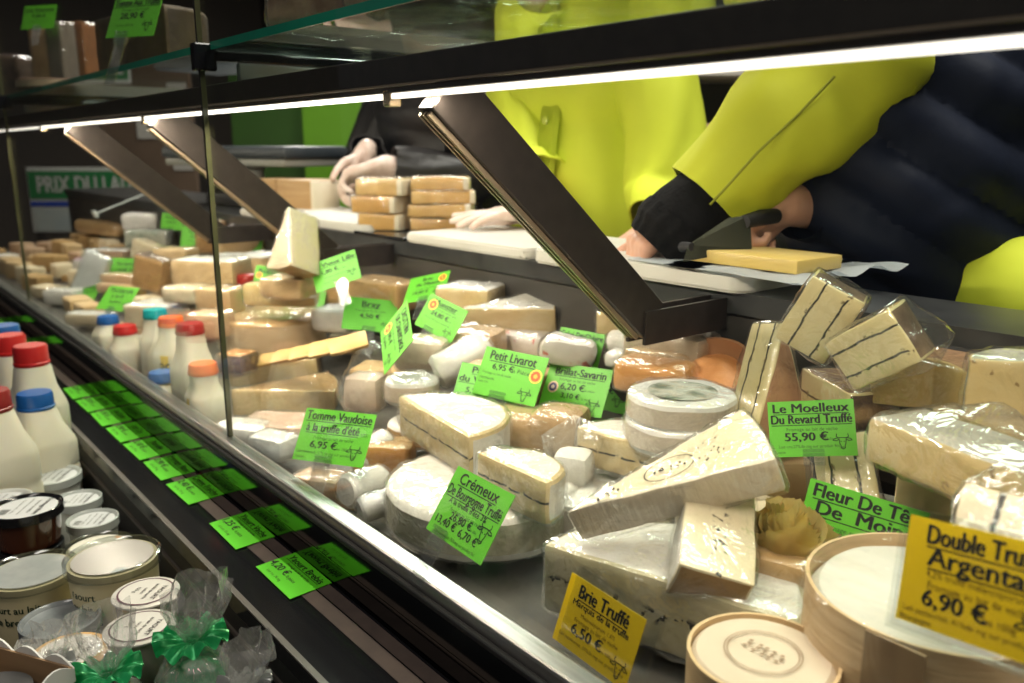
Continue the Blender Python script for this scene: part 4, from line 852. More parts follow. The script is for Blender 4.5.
for (px, py, Y) in ((330, 350, .60), (382, 330, .62), (240, 330, .66), (345, 320, .68), (420, 320, .68), (455, 385, .56), (500, 390, .60), (520, 360, .70), (440, 410, .53), (372, 420, .46), (650, 430, .58), (700, 430, .66), (735, 440, .62), (770, 470, .60), (800, 520, .64), (860, 480, .66), (900, 455, .70), (960, 440, .73), (1000, 520, .60), (915, 520, .66), (820, 470, .66), (310, 300, .66), (270, 310, .70), (255, 320, .64), (390, 300, .76), (480, 335, .73), (560, 345, .755), (640, 370, .75), (880, 400, .76), (970, 400, .75), (1010, 470, .70), (1030, 560, .56), (775, 420, .70)):
    q = AT(px, py, Y)
    block('cheese_portion', lbl2, 'cheese', V((q.x, Y, deckz(Y + .035) + .002)), (.085, .06, rnd.uniform(.045, .06)), rnd.choice(cols), rz=rnd.uniform(0, 60), wrap=0, group='gap-filling portions', bev=.006)
# clear ticket stems sticking up
for a, b, lb in ((P(152, 191, t=.0028), P(95, 214, t=.0027), 'clear ticket stem leaning low in front of the banner'), (P(158, 180, t=.0027), P(181, 214, t=.0026), 'clear upright ticket stem left of the glass joint')):
    d_ = (b - a); M_ = frame(a, d_, V((0, -1, .3)))
    tt = thing('ticket_stem', lb, 'ticket holder', M_)
    obj('rod', bx((0, -.005, -.002), (d_.length, .005, .002), .001, 1), mat('frosted_plastic', (.72, .76, .76), (.6, .64, .64), .2, 20), tt, smooth=False)
    obj('foot', bx((d_.length - .004, -.014, -.010), (d_.length + .004, .014, .010), .002), mat('frosted_plastic', (.72, .76, .76), (.6, .64, .64), .2, 20), tt, smooth=False)
# ================================================================== UPPER SHELF
SZ = 1.4245
def sh(px, py, Y): q = P(px, py, Y=Y); return V((q.x, q.y, SZ))
olive = lambda: mat('olive_rind', (.055, .040, .018), (.035, .025, .012), .6, 14, bump=.5)
q = sh(135, 60, .46)
C('dark_cheese_half', 'big dark olive-brown half cheese behind the tall clear tag holder on the upper shelf', V((q.x, q.y - .01, SZ + .05)), V((q.x - .02, q.y + .12, SZ + .05)), UP, .098, 178, (mat('olive_paste', (.11, .075, .03), (.07, .05, .022), .6, 16, bump=.5, marks=[dict(c=(.06, .04, .02), sp=40, th=.62)]), olive(), olive()), wrap=0, bev=.006)
q = sh(64, 66, .52); block('pale_cheese_block', 'narrow tall greyish block standing left of the dark half cheese on the upper shelf', 'cheese', V((q.x, q.y, SZ)), (.045, .05, .17), mat('grey_beige', (.24, .20, .15), (.18, .15, .11), .6, 10, bump=.3), rz=35, bev=.006)
q = sh(50, 78, .43)
wheel('flat_cheese', 'thin round pale-edged cheese lying on the upper shelf at the left', V((q.x - .06, q.y + .03, SZ)), .085, .022, (darkr(), mat('pale_edge', (.62, .50, .34), (.54, .42, .27), .5, 18)))
for i, (px, col) in enumerate(((20, darkr()), (2, mat('plum_rind', (.20, .11, .10), (.12, .08, .07), .6, 14, bump=.4)), (36, tanr()))):
    q = sh(px, 70, .52); block('dark_cheese_block', ['dark crusted block behind the far shelf tag', 'plum-coloured block at the left edge of the upper shelf', 'tan block just right of the far shelf tag'][i], 'cheese', V((q.x, .50 + .04*i, SZ)), (.12, .08, .13 + .03*i), col, rz=35, wm=wrapc(), bev=.008)
q = sh(101, 66, .66); block('orange_cheese', 'orange block peeping over the dark half cheese on the upper shelf', 'cheese', V((q.x, .62, SZ)), (.06, .06, .20), mat('rust_rind', (.36, .15, .04), (.28, .11, .03), .5, 18), rz=35, bev=.006)
for i, (x, y, s_) in enumerate(((-.86, .47, (.13, .10, .075)), (-.72, .48, (.12, .10, .085)), (-.57, .47, (.12, .09, .07)), (-.82, .62, (.15, .10, .10)), (-.62, .63, (.14, .10, .11)))):
    block('mottled_cheese', ['mottled brown wrapped piece on the near upper shelf beside the glass joint', 'middle front mottled wrapped piece on the near upper shelf', 'right front mottled wrapped piece on the near upper shelf', 'back mottled wrapped piece on the near upper shelf, nearer the joint', 'back mottled wrapped piece on the near upper shelf, farther from the joint'][i], 'cheese', V((x, y, SZ)), s_, mat('mottled_paste', (.52, .36, .20), (.22, .12, .06), .5, 26, bump=.5), rz=20 + 10*i, wm=wrapc(), bev=.008)
# ================================================================== WORKTOP THINGS
WZ = 1.1465
bw = lambda: mat('board_white', (.66, .64, .59), (.61, .59, .53), .45, 8, bump=.1, bscale=60)
def board(label, x0, x1, y0, y1, z0=WZ, h=.016, rz=0):
    c_ = V(((x0+x1)/2, (y0+y1)/2, z0)); w_, d_ = (x1-x0)/2, (y1-y0)/2
    bm = bmesh.new(); pts = []
    for cx, cy, a0 in ((w_-.02, d_-.02, 0), (-w_+.02, d_-.02, 90), (-w_+.02, -d_+.02, 180), (w_-.02, -d_+.02, 270)):
        for k in range(6): a = R(a0 + 18*k); pts.append((cx + .02*math.cos(a), cy + .02*math.sin(a)))
    prism(pts, 0, h, bm); bmesh.ops.bevel(bm, geom=[e for e in bm.edges if abs((e.verts[0].co - e.verts[1].co).z) < 1e-6], offset=.003, segments=2, affect='EDGES')
    o = obj('cutting_board', bm, bw(), None, mw=zrot(c_, rz)); return tag(o, label, 'cutting board', 'white cutting boards on the worktop')
board('far white cutting board beside the wooden-coloured cheese block', -1.97, -1.37, .775, .99)
board('middle white cutting board under the flat gloved hand', -1.225, -.90, .765, .98)
board('near white cutting board under the knife and cheese slab', -.885, -.535, .757, .98, h=.021)
t = thing('slate_slab', 'thin black slab under the stack of cheese blocks', 'slab', V((-1.31, .86, WZ)))
obj('plate', bx((-.085, -.095, 0), (.085, .05, .006), .002), black(), t, smooth=False); obj('foot', bx((-.07, -.08, -.0003), (.07, .035, .0)), blackm(), t, smooth=False)
# stack of cheese blocks
stm = lambda i: mat('stack_paste_%d' % i, [(.72, .45, .15), (.66, .38, .11), (.76, .52, .22)][i], [(.60, .34, .09), (.54, .29, .07), (.66, .42, .15)][i], .4, 14, bump=.2)
SL = ['bottom block of the left column in the cheese stack', 'second block up in the left column of the cheese stack', 'top block of the left column of the cheese stack',
      'bottom block of the right column in the cheese stack', 'second block up in the right column of the cheese stack', 'third block up in the right column of the cheese stack', 'topmost block of the whole cheese stack']
sx, sy = -1.335, .868
for i, (dx, dy, k, w_, rz, m_) in enumerate(((-.040, -.044, 0, .085, 14, 0), (-.046, -.050, 1, .095, 10, 1), (-.038, -.044, 2, .095, 16, 2), (.028, .034, 0, .11, 36, 1), (.030, .032, 1, .115, 33, 0), (.032, .036, 2, .115, 40, 0), (.028, .034, 3, .105, 36, 0))):
    b_ = block('cheese_block', SL[i], 'cheese', V((sx + dx, sy + dy, WZ + .0065 + k*(.0242 if i > 2 else .0315))), (w_, .058, .023 if i > 2 else .030), stm(m_), rz=rz + 14, group='cheese blocks stacked on the worktop', bev=.003)
    obj('end_rind', bx((w_/2 - .010, -.0295, .0008), (w_/2 + .0012, .0295, (.023 if i > 2 else .030) - .0006), .002), mat('pale_end', (.80, .74, .60), (.70, .62, .46), .5, 20), b_)
t = thing('cheese_loaf', 'wood-brown cheese loaf on the worktop below the scale, left of the gloved hands', 'cheese', zrot(V((-1.935, .905, WZ)), 20))
obj('paste', bx((-.10, -.05, 0), (.10, .05, .082), .005), mat('loaf_paste', (.48, .30, .13), (.38, .22, .085), .5, 10, bump=.3, stretch=(.6, 1, 8)), t)
obj('cut_seam', bx((-.008, -.0512, .001), (-.006, .0512, .0825)), mat('loaf_seam', (.26, .15, .06), rough=.6), t, smooth=False)
obj('pale_end', bx((.0985, -.047, .003), (.1035, .047, .079), .002), mat('pale_end', (.80, .74, .60), (.70, .62, .46), .5, 20), t)
# scale
sc_ = thing('weighing_scale', 'dark platform scale on a pale column behind the worktop, left of the gloved hands', 'scale', zrot(V((-2.29, .955, WZ)), 16))
obj('base', bx((-.13, -.07, 0), (.13, .07, .035), .008), blackm(), sc_)
obj('column', lathe([(0, .03), (.040, .03), (.034, .05), (.028, .058), (.028, .095), (.036, .108), (0, .108)], 28), mat('pale_grey', (.42, .42, .38), rough=.4), sc_)
obj('tray', bx((-.26, -.11, .128), (.26, .11, .160), .010), mat('scale_blue', (.035, .045, .055), (.05, .06, .07), .4, 20), sc_)
obj('tray_rim', bx((-.25, -.105, .108), (.25, .105, .128), .006), mat('rim_grey', (.30, .30, .27), rough=.4), sc_)
obj('display', bx((-.20, -.02, .06), (-.08, .02, .108), .006), blackm(), sc_)
# the slab being cut, the sheet and the knife
t = tag(obj('cheese_slab', None or bx((-.073, -.042, 0), (.073, .042, .015), .002), mat('slab_paste', (.74, .56, .20), (.66, .47, .13), .4, 12, sss=.1, bump=.1), None, mw=zrot(P(762, 259, Y=.835) * V((1, 1, 0)) if False else V((-.560, .83, WZ + .0245)), -2)), 'flat yellow cheese slab being cut on the near board', 'cheese')
bm = bmesh.new(); nx, ny = 26, 18
g = [[bm.verts.new((-.125 + .25*i/nx, -.10 + .20*j/ny, .0012 + .004*max(0, math.sin(i*.5 + j*.12))*(i/nx)**2 - .010*max(0, (i/nx) - .75)*math.sin(j*.9)*2)) for j in range(ny+1)] for i in range(nx+1)]
for i in range(nx):
    for j in range(ny): bm.faces.new([g[i][j], g[i+1][j], g[i+1][j+1], g[i][j+1]])
bmesh.ops.solidify(bm, geom=bm.faces[:], thickness=.0006)
tag(obj('wrapping_sheet', bm, mat('sheet_white', (.78, .82, .84), (.70, .75, .78), .35, 10), None, mw=zrot(V((-.575, .845, WZ + .0222)), -4)), 'thin white wrapping sheet under the yellow slab, hanging over the board end', 'sheet')
WELL0 = set(bpy.data.objects)
# ================================================================== LOWER WELL: bottles, tubs, bags
FZ = .680
def sq_lathe(prof, bm=None, seg=40, p=4.0):
    """rounded-square lathe: (half width, z, squareness 0..1)"""
    bm = bm or bmesh.new(); rings = []
    for r, z, s_ in prof:
        ring = []
        for k in range(seg):
            a = 2*math.pi*k/seg; c, s = math.cos(a), math.sin(a)
            q = (abs(c)**p + abs(s)**p) ** (-1/p); rr = r * (1 + (q - 1) * s_)
            ring.append(bm.verts.new((rr*c, rr*s, z)))
        rings.append(ring)
    for a, b in zip(rings, rings[1:]):
        for k in range(seg): bm.faces.new([a[k], a[(k+1) % seg], b[(k+1) % seg], b[k]])
    bm.faces.new(rings[0][::-1]); bm.faces.new(rings[-1]); bmesh.ops.recalc_face_normals(bm, faces=bm.faces)
    return bm
milk = lambda: mat('milk_plastic', (.74, .70, .58), (.70, .66, .53), .35, 8, sss=.2, bump=.1)
def bottle(label, x, y, h, w, capc, rz=0):
    t = thing('milk_bottle', label, 'bottle', zrot(V((x, y, FZ)), rz), 'milk bottles in the lower well')
    r = w/2
    obj('bottle_body', sq_lathe([(r*.9, 0, 1), (r, .006, 1), (r, h*.40, 1), (r*.97, h*.42, 1), (r, h*.44, 1), (r, h*.60, 1), (r*.96, h*.635, .95), (r*.74, h*.74, .7), (.030, h*.855, .1), (.0255, h*.90, 0)]), milk(), t)
    bm = lathe([(.0, h*.875), (.0285, h*.875), (.0295, h*.882), (.0295, h*.895), (.0282, h*.90), (.0278, h - .004), (.0258, h), (0, h)], 48)
    for v in bm.verts:
        if h*.899 < v.co.z < h - .002: 
            a = round(math.atan2(v.co.y, v.co.x)/(2*math.pi)*48)
            if a % 2: v.co.x *= .972; v.co.y *= .972
    obj('cap', bm, mat('cap_' + capc, dict(blue=(.012, .10, .36), red=(.50, .02, .02), darkred=(.25, .02, .02), orange=(.60, .10, .01), teal=(.01, .32, .34))[capc], rough=.3), t)
def bcap(px, py, x):
    r_ = ray(px, py); q_ = EYE + r_ * (x / r_.x); return q_.y, q_.z + .012 - FZ
for lb, px, py, x, w_, cc, rz in (('front milk bottle with a blue cap in the lower well', 35, 399, -1.565, .098, 'blue', 12), ('nearer of the two tall red-capped milk bottles', 35, 351, -1.662, .090, 'red', 8),
    ('rearmost tall red-capped milk bottle, partly hidden', 9, 341, -1.765, .094, 'red', 20), ('blue-capped milk bottle behind the red caps at the frame edge', 4, 331, -1.875, .094, 'blue', 0), ('milk bottle cut off by the left edge of the frame, only its shoulder showing', -10, 398, -1.47, .10, 'darkred', 10)):
    y_, h_ = bcap(px, py, x); bottle(lb, x, min(y_, .3065 - w_/2), h_, w_, cc, rz)
lidc = lambda: pane('lid_plastic', (.80, .82, .82), .10, 1, .12)
def cyl_text(bm, lines, r, phi):
    """letters wrapped round a tub of radius r, centred on angle phi"""
    b2_ = bmesh.new()
    for s_, z, sz in lines: text_bm(b2_, s_, 0, z, sz, .02, 'C', y=0)
    for v in b2_.verts:
        a = phi + v.co.x / r; v.co = V((r*math.cos(a), r*math.sin(a), v.co.z))
    me = bpy.data.meshes.new('t'); b2_.to_mesh(me); b2_.free(); bm.from_mesh(me); bpy.data.meshes.remove(me)
def tub(label, x, y, ztop, r, h, body, kind='lid', text=None, labelm=None, ring=None, name='dairy_tub', cat='tub', phi=R(-38)):
    t = thing(name, label, cat, V((x, y, ztop - h)), 'dairy tubs in the lower well')
    b = r * .96
    obj('tub_body', lathe([(0, 0), (b*.84, 0), (b*.86, .004), (b*.96, h - .010), (b*.96, h - .005), (0, h - .005)], 44), body, t)
    if kind == 'lid':
        ld_ = obj('lid', lathe([(b*.95, h - .012), (r, h - .012), (r, h), (r*.95, h + .0006), (r*.90, h - .0012), (r*.87, h - .004), (0, h - .0035)], 48), labelm[0], t)
        if labelm[1] is not None:
            bm = lathe([(0, h - .0030), (r*.84, h - .0033)], 40); ll_ = obj('lid_label', bm, labelm[1], ld_)
            b3 = bmesh.new(); rr_ = random.Random(int(r*1e5))
            for k, (s_, sz) in enumerate((('Fromage blanc', .20), ('fermier de vache', .13), ('Ingrédients : lait entier, ferments', .085), ('A conserver à +4°C - 500 g', .085))):
                text_bm(b3, s_, -.08*r, (.38 - .22*k)*r, sz*r, .01, 'C', r*1.25, y=0)
            for k in range(12):
                x_ = (.12 + .032*k)*r; w_ = rr_.choice((.008, .014, .02))*r
                b3.faces.new([b3.verts.new(c) for c in ((x_, 0, -.62*r), (x_ + w_, 0, -.62*r), (x_ + w_, 0, -.36*r), (x_, 0, -.36*r))])
            for v in b3.verts: v.co = V((v.co.x, v.co.z, h - .0026))
            bmesh.ops.rotate(b3, cent=(0, 0, 0), matrix=Matrix.Rotation(R(-35), 3, 'Z'), verts=b3.verts)
            if labelm[1] is barc(): obj('lid_print', b3, ink(), ld_, smooth=False)
            else: b3.free()
    elif kind == 'foil':
        bm = lathe([(r*.96, h - .004), (r*1.03, h - .0015), (r*1.02, h), (r*.93, h + .0006), (0, h + .0008)], 48)
        for v in bm.verts:
            a = math.atan2(v.co.y, v.co.x); 
            if .3 < a < .75 and math.hypot(v.co.x, v.co.y) > r*.98: v.co.x *= 1.12; v.co.y *= 1.12
        ld_ = obj('foil_lid', bm, labelm[0], t)
        bm = lathe([(0, h + .0015), (r*.80, h + .0013)], 40); obj('lid_label', bm, labelm[1], ld_)
        if ring: 
            bm = lathe([(r*.80, h + .0016), (r*.86, h + .0014)], 44); obj('printed_ring', bm, ring, ld_)
        bm = bmesh.new()
        for k, (s_, z, sz) in enumerate((('YAOURT', .38, .17), ('au lait de vache', .12, .12), ('nature', -.10, .11), ('125 g', -.36, .13))):
            b3 = bmesh.new(); text_bm(b3, s_, 0, z*r, sz*r*1.3, .01, 'C', y=0)
            for v in b3.verts: v.co = V((v.co.x, v.co.z, h + .0021))
            bmesh.ops.rotate(b3, cent=(0, 0, 0), matrix=Matrix.Rotation(R(-48), 3, 'Z'), verts=b3.verts)
            me = bpy.data.meshes.new('t'); b3.to_mesh(me); b3.free(); bm.from_mesh(me); bpy.data.meshes.remove(me)
        obj('lid_print', bm, mat('plum_ink', (.10, .05, .07), rough=.6), ld_, smooth=False)
    if text:
        bm = bmesh.new(); cyl_text(bm, text, b*.945, phi); obj('tub_print', bm, mat('deep_green_ink', (.006, .035, .016), rough=.5), t, smooth=False)
    return t
def printed(name, a=(.62, .64, .64), b=(.05, .06, .07), z=70, lo=.30, hi=.42): return mat(name, b, a, .4, z, detail=2, lo=lo, hi=hi, stretch=(1, 2.6, 1))
barc = lambda: mat('lilac_label', (.66, .66, .68), (.60, .60, .62), .4, 12)
grl = lambda: mat('grey_lid', (.50, .52, .50), (.42, .44, .43), .25, 10)
creamtub = lambda: mat('cream_tub', (.78, .68, .42), (.72, .62, .36), .4, 6)
whitetub = lambda: mat('white_tub', (.68, .68, .64), (.60, .60, .56), .35, 6)
tub('grey-lidded tub with a white barcode label next to the front milk bottle', -1.493, .240, .776, .047, .09, whitetub(), labelm=(grl(), barc()))
tub('white-lidded tub at the left edge behind the dark jar', -1.363, .150, .800, .044, .11, whitetub(), labelm=(mat('white_lid', (.70, .70, .66), (.62, .62, .58), .35, 8), barc()))
tub('small lidded tub by the well wall, left one of the small pair', -1.372, .254, .772, .0345, .085, whitetub(), labelm=(grl(), barc()))
tub('small lidded tub by the well wall, right one of the small pair', -1.278, .2525, .772, .0355, .085, whitetub(), labelm=(grl(), barc()))
jar = lambda: mat('brown_glass', (.05, .018, .010), (.10, .03, .015), .08, 8, coat=.6)
tub('plain tub carrying the dark jar', -1.25, .168, .7675, .040, .086, whitetub(), labelm=(black(), None))
tub('dark red-brown jar with a black lid and lilac label', -1.258, .168, .822, .0465, .053, jar(), labelm=(black(), barc()), name='dark_jar', cat='jar')
tub('lidded tub showing orange fruit on top, behind the tallest yoghurt tub', -1.178, .236, .774, .043, .092, creamtub(), labelm=(lidc(), mat('fruit_print', (.74, .70, .60), (.80, .30, .05), .4, 28, lo=.55, hi=.6)))
fl = lambda i: mat('shaded_lid_%d' % i, [(.40, .37, .35), (.30, .32, .32)][i], [(.08, .12, .14), (.40, .41, .40)][i], .22, [9, 16][i], lo=[.50, .4][i], hi=[.54, .6][i])  # pale and dark tones paint in the shading that lies on the lids
tub("clear-lidded yoghurt tub lettered 'Yaourt de brebis' beside the well wall", -1.018, .218, .828, .054, .147, creamtub(), labelm=(lidc(), fl(0)), text=[('Yaourt', .112, .0135), ('au lait', .097, .0125), ('de brebis', .082, .0135)], phi=R(-62))
tub("frosted-lidded yoghurt tub lettered 'Yaourt au lait de brebis' at the left edge", -1.114, .145, .795, .053, .113, creamtub(), labelm=(lidc(), fl(1)), text=[('Yaourt au lait', .078, .0125), ('de brebis', .062, .0135)], phi=R(-42))
foil = lambda: mat('foil_white', (.70, .66, .62), (.62, .58, .54), .35, 18, metal=.2)
lab = lambda: mat('paper_label', (.76, .72, .68), (.72, .68, .64), .5, 8)
plum = lambda: mat('plum_ring', (.10, .02, .05), rough=.4)
glassp = lambda: mat('pot_glass', (.50, .46, .38), (.44, .40, .33), .12, 6)
tub('round pot with white label and plum ring, upper one of the matching pair', -.902, .222, .827, .034, .082, glassp(), 'foil', labelm=(foil(), lab()), ring=plum())
tub('round pot with white label and plum ring, lower one of the matching pair', -.838, .197, .825, .034, .080, glassp(), 'foil', labelm=(foil(), lab()), ring=plum())
tub('dark clear-topped tub left of the matching round pots', -.985, .150, .785, .042, .104, mat('dark_tub', (.06, .06, .06), (.10, .10, .10), .2, 10), labelm=(mat('smoke_lid', (.10, .11, .12), (.30, .32, .33), .12, 20), None))
tub('round pot with an orange-edged label at the bottom left', -.874, .137, .803, .036, .058, glassp(), 'foil', labelm=(mat('orange_foil', (.78, .40, .06), (.70, .34, .05), .35, 8), lab()), ring=mat('cream_ring', (.70, .62, .50), rough=.4))
# clear bags tied with ribbons
def bag(label, x, y, zb, h, r, lean, ribc, sd):
    t = thing('gift_bag', label, 'bag', V((x, y, zb)), 'clear tied bags in the lower well')
    zn = h * .56
    def fold(bm, amp, f):
        for v in bm.verts:
            a = math.atan2(v.co.y, v.co.x); rr = math.hypot(v.co.x, v.co.y); u = v.co.z / h
            k = 1 + amp * math.sin(f*a + sd) * (.3 + u) + amp * .7 * math.sin((f*1.6 + 1)*a + u*9 + sd)
            v.co.x *= k; v.co.y *= k
            if u > .56: v.co += V((lean[0], lean[1], 0)) * (u - .56) + noise.noise_vector(v.co*45 + V((sd, 0, 0))) * .010 * (u - .5)*2
    bm = lathe([(.0, .001), (r*.9, .001), (r, h*.10), (r*1.0, h*.28), (r*.72, h*.44), (r*.22, zn - .004), (r*.15, zn), (r*.24, zn + .006), (r*.55, h*.72), (r*.75, h*.86), (r*.70, h)], 40)
    bmesh.ops.delete(bm, geom=[f for f in bm.faces if len(f.verts) > 20], context='FACES_ONLY')
    refine(bm, .009, 3); fold(bm, .10, 7); obj('film_bag', bm, bagm(), t)
    bm = lathe([(0, .002), (r*.86, .002), (r*.92, h*.2), (r*.8, h*.32), (r*.4, h*.37), (0, h*.38)], 30); refine(bm, .010, 3); jitter(bm, .003, 50, sd); obj('contents', bm, mat('green_foil' if ribc == 'green' else 'pale_sweets', *(((.012, .20, .06), (.02, .32, .12)) if ribc == 'green' else ((.42, .40, .34), (.28, .27, .24))), .25, 30, bump=.5), t)
    if ribc:
        rc = dict(green=((.01, .34, .08), (.04, .55, .20)), blue=((.01, .10, .42), (.02, .22, .62)), clear=((.4, .42, .42), (.5, .5, .5)))[ribc]
        bm = bmesh.new(); n = 88; rows = 5
        vs = [[bm.verts.new(((r*.16 + (r*.78)*j/rows)*math.cos(2*math.pi*k/n), (r*.16 + (r*.78)*j/rows)*math.sin(2*math.pi*k/n), zn + .002 + (.0045*math.sin(11*2*math.pi*k/n + sd) + .003*math.sin(3*2*math.pi*k/n + sd)) * (j/rows) + .006*math.sin(math.pi*.8*j/rows))) for k in range(n)] for j in range(rows+1)]
        for j in range(rows):
            for k in range(n): bm.faces.new([vs[j][k], vs[j][(k+1) % n], vs[j+1][(k+1) % n], vs[j+1][k]])
        bmesh.ops.solidify(bm, geom=bm.faces[:], thickness=.0006)
        obj('ribbon', bm, mat('ribbon_' + ribc, rc[0], rc[1], .18, 30, stretch=(1, 1, 1), metal=.25), t)
        obj('tie', lathe([(r*.17, zn - .003), (r*.21, zn), (r*.17, zn + .003)], 20), mat('ribbon_' + ribc, rc[0], rc[1], .18, 30, metal=.25), t)
bag('tall clear bag with a shiny green ruffle, in front of the round pots', -.770, .226, .7455, .150, .038, (.03, .02, 0), 'green', 1)
bag('clear bag with a green ruffle left of the tall green-tied bag', -.778, .150, .7455, .135, .034, (-.02, .01, 0), 'green', 2)
bag('clear bag at the bottom left beside the carton', -.850, .108, .7455, .105, .032, (.0, .02, 0), 'clear', 3)
bag('clear bag right of the tall green-tied bag, near the well wall', -.690, .245, .7455, .118, .028, (.01, .02, 0), 'clear', 4)
bag('bag with a blue foil ribbon low against the well wall', -.640, .258, .7455, .072, .024, (.0, .01, 0), 'blue', 5)
# carton at the left edge
t = thing('carton', 'open brown carton with a white scalloped rim at the bottom left edge', 'carton', zrot(V((-.800, .060, .7455)), 30))
bm = bmesh.new()
for lo, hi in (((-.055, -.04, 0), (.055, -.038, .10)), ((-.055, .038, 0), (.055, .04, .10)), ((-.055, -.038, 0), (-.053, .038, .10)), ((.053, -.038, 0), (.055, .038, .10)), ((-.053, -.038, 0), (.053, .038, .002))): box(bm, lo, hi)
obj('carton_walls', bm, mat('kraft', (.30, .19, .10), (.25, .155, .08), .7, 12, stretch=(.3, 1, 6)), t, smooth=False)
def scallop(n_, L_, h0, hh):
    top = [(L_*(k/(n_*6)) - L_/2, h0 + hh*abs(math.sin(math.pi*k/6))) for k in range(n_*6 + 1)]
    return top + [(L_/2, h0 - .012), (-L_/2, h0 - .012)]
for ax in (0, 1):
    for s_ in (-1, 1):
        L_ = (.110, .080)[ax]; bm = prism(scallop((3, 2)[ax], L_, .098, .010), -.0009, .0009)
        bmesh.ops.rotate(bm, cent=(0, 0, 0), matrix=Matrix.Rotation(R(90), 3, 'X'), verts=bm.verts)
        if ax: bmesh.ops.rotate(bm, cent=(0, 0, 0), matrix=Matrix.Rotation(R(90), 3, 'Z'), verts=bm.verts)
        bmesh.ops.translate(bm, vec=V((0, s_*.041, 0)) if not ax else V((s_*.056, 0, 0)), verts=bm.verts)
        obj('scalloped_rim', bm, mat('carton_white', (.68, .67, .64), rough=.5), t, smooth=False)
obj('carton_cream_pot', lathe([(0, .003), (.030, .003), (.034, .085), (0, .088)], 30), mat('dark_tub', (.06, .06, .06), (.10, .10, .10), .2, 10), t)

# the well stands nearer and a little smaller: set every thing of it on the well floor
WS = Matrix.Translation(EYE) @ Matrix.Scale(.868, 4) @ Matrix.Translation(-EYE)
for o in list(bpy.data.objects):
    if o not in WELL0 and o.parent is None: o.matrix_world = WS @ o.matrix_world
for o in ():
    pass
# ---- solid bottles inside, standing in for bottle reflections in the front glass
FZ = 0.0
for i, (px, py, Y, w_, cc, lb) in enumerate(((203, 369, .392, .050, 'orange', 'orange-capped stand-in for a reflected bottle, yellow sticker, nearest the glass joint'), (190, 329, .402, .056, 'darkred', 'dark red-capped stand-in for a reflected bottle left of the joint'), (171, 322, .425, .056, 'orange', 'orange-capped stand-in for a reflected bottle beside the teal cap'), (155, 314, .438, .056, 'teal', 'teal-capped stand-in for a reflected bottle'), (125, 330, .400, .056, 'red', 'pale red-capped stand-in for a reflected bottle among the far cheeses'), (108, 320, .415, .056, 'blue', 'blue-capped stand-in for a reflected bottle, farthest of the row'), (162, 377, .384, .040, 'blue', 'smallest blue-capped stand-in for a reflected bottle, low at the glass rail'))):
    q_ = P(px, py, Y=Y); FZ = deckz(Y) + .002; hh = q_.z + .009 - FZ
    t_ = thing('milk_bottle', lb, 'bottle', zrot(V((q_.x, Y, FZ)), 20*i), 'stand-ins for bottle reflections in the front glass')
    r_ = w_/2; k_ = .72
    obj('bottle_body', sq_lathe([(r_*.9, 0, 1), (r_, .004, 1), (r_, hh*.5, 1), (r_*.95, hh*.55, .9), (r_*.72, hh*.72, .6), (.0195, hh - .016, 0)]), milk(), t_)
    bm = lathe([(0, hh - .0155), (.0205, hh - .0155), (.0212, hh - .012), (.020, hh - .009), (.0195, hh - .003), (.018, hh), (0, hh)], 40)
    obj('cap', bm, mat('cap_' + cc, dict(blue=(.012, .10, .36), red=(.50, .02, .02), darkred=(.36, .07, .02), orange=(.66, .13, .02), teal=(.01, .32, .34))[cc], rough=.3), t_)
    if i in (0, 2):
        a_ = R(-62 - 20*i); bm = bmesh.new(); rr_ = r_*1.03
        for k in range(8):
            x0_, x1_ = [a_ - .55 + 1.1*m_/8 for m_ in (k, k + 1)]
            bm.faces.new([bm.verts.new((rr_*math.cos(x), rr_*math.sin(x), z)) for x, z in ((x0_, hh*.22), (x1_, hh*.22), (x1_, hh*.52), (x0_, hh*.52))])
        ps_ = obj('price_sticker', bm, yelc(), t_)
        bm = bmesh.new(); cyl_text(bm, [('1.99', hh*.28, hh*.2)], rr_ + .0004, a_); obj('sticker_print', bm, ink(), ps_, smooth=False)
# ================================================================== PEOPLE BEHIND THE COUNTER
def hand(W, d, n, curl=(25, 25, 25), side=1, sc=1.0, spread=.0, tcurl=20):
    """segments of a five-fingered hand: wrist W, finger direction d, palm normal n, thumb on side*(d x n)"""
    d = V(d).normalized(); n = V(n); n = (n - d*n.dot(d)).normalized(); s = d.cross(n); sg = []
    B = lambda a, b, c: W + (d*a + s*b + n*c) * sc
    for o in (-.030, -.011, .009, .028): sg.append((B(.004, o*.55, 0), .0155*sc, B(.086, o, 0), .0125*sc))
    sg.append((B(-.01, 0, 0), .024*sc, B(.03, 0, 0), .022*sc))
    sg.append((B(.02, side*.022, .006), .016*sc, B(.055, side*.030, .010), .013*sc))
    for i, (o, ln) in enumerate(((-.031, .060), (-.0105, .078), (.010, .083), (.030, .074)) if side > 0 else ((-.030, .074), (-.010, .083), (.0105, .078), (.031, .060))):
        p = B(.086, o, 0); ang = 0; u = (d + s*spread*o*20).normalized()
        for k, fr in enumerate((.44, .31, .25)):
            ang += R(curl[k] + (i - 1.5) * 3)
            q = p + (u*math.cos(ang) + n*math.sin(ang)) * ln * fr * sc
            sg.append((p, (.0088 - k*.0008)*sc, q, (.0080 - k*.0008)*sc)); p = q
    p = B(.030, side*.030, .006)
    for k, (ln, a) in enumerate(((.040, 52), (.034, 52 - tcurl), (.026, 52 - 1.7*tcurl))):
        q = p + (d*math.cos(R(a)) + s*side*math.sin(R(a)) + n*.25).normalized() * ln * sc
        sg.append((p, (.0115 - k*.0012)*sc, q, (.0105 - k*.0012)*sc)); p = q
    return sg
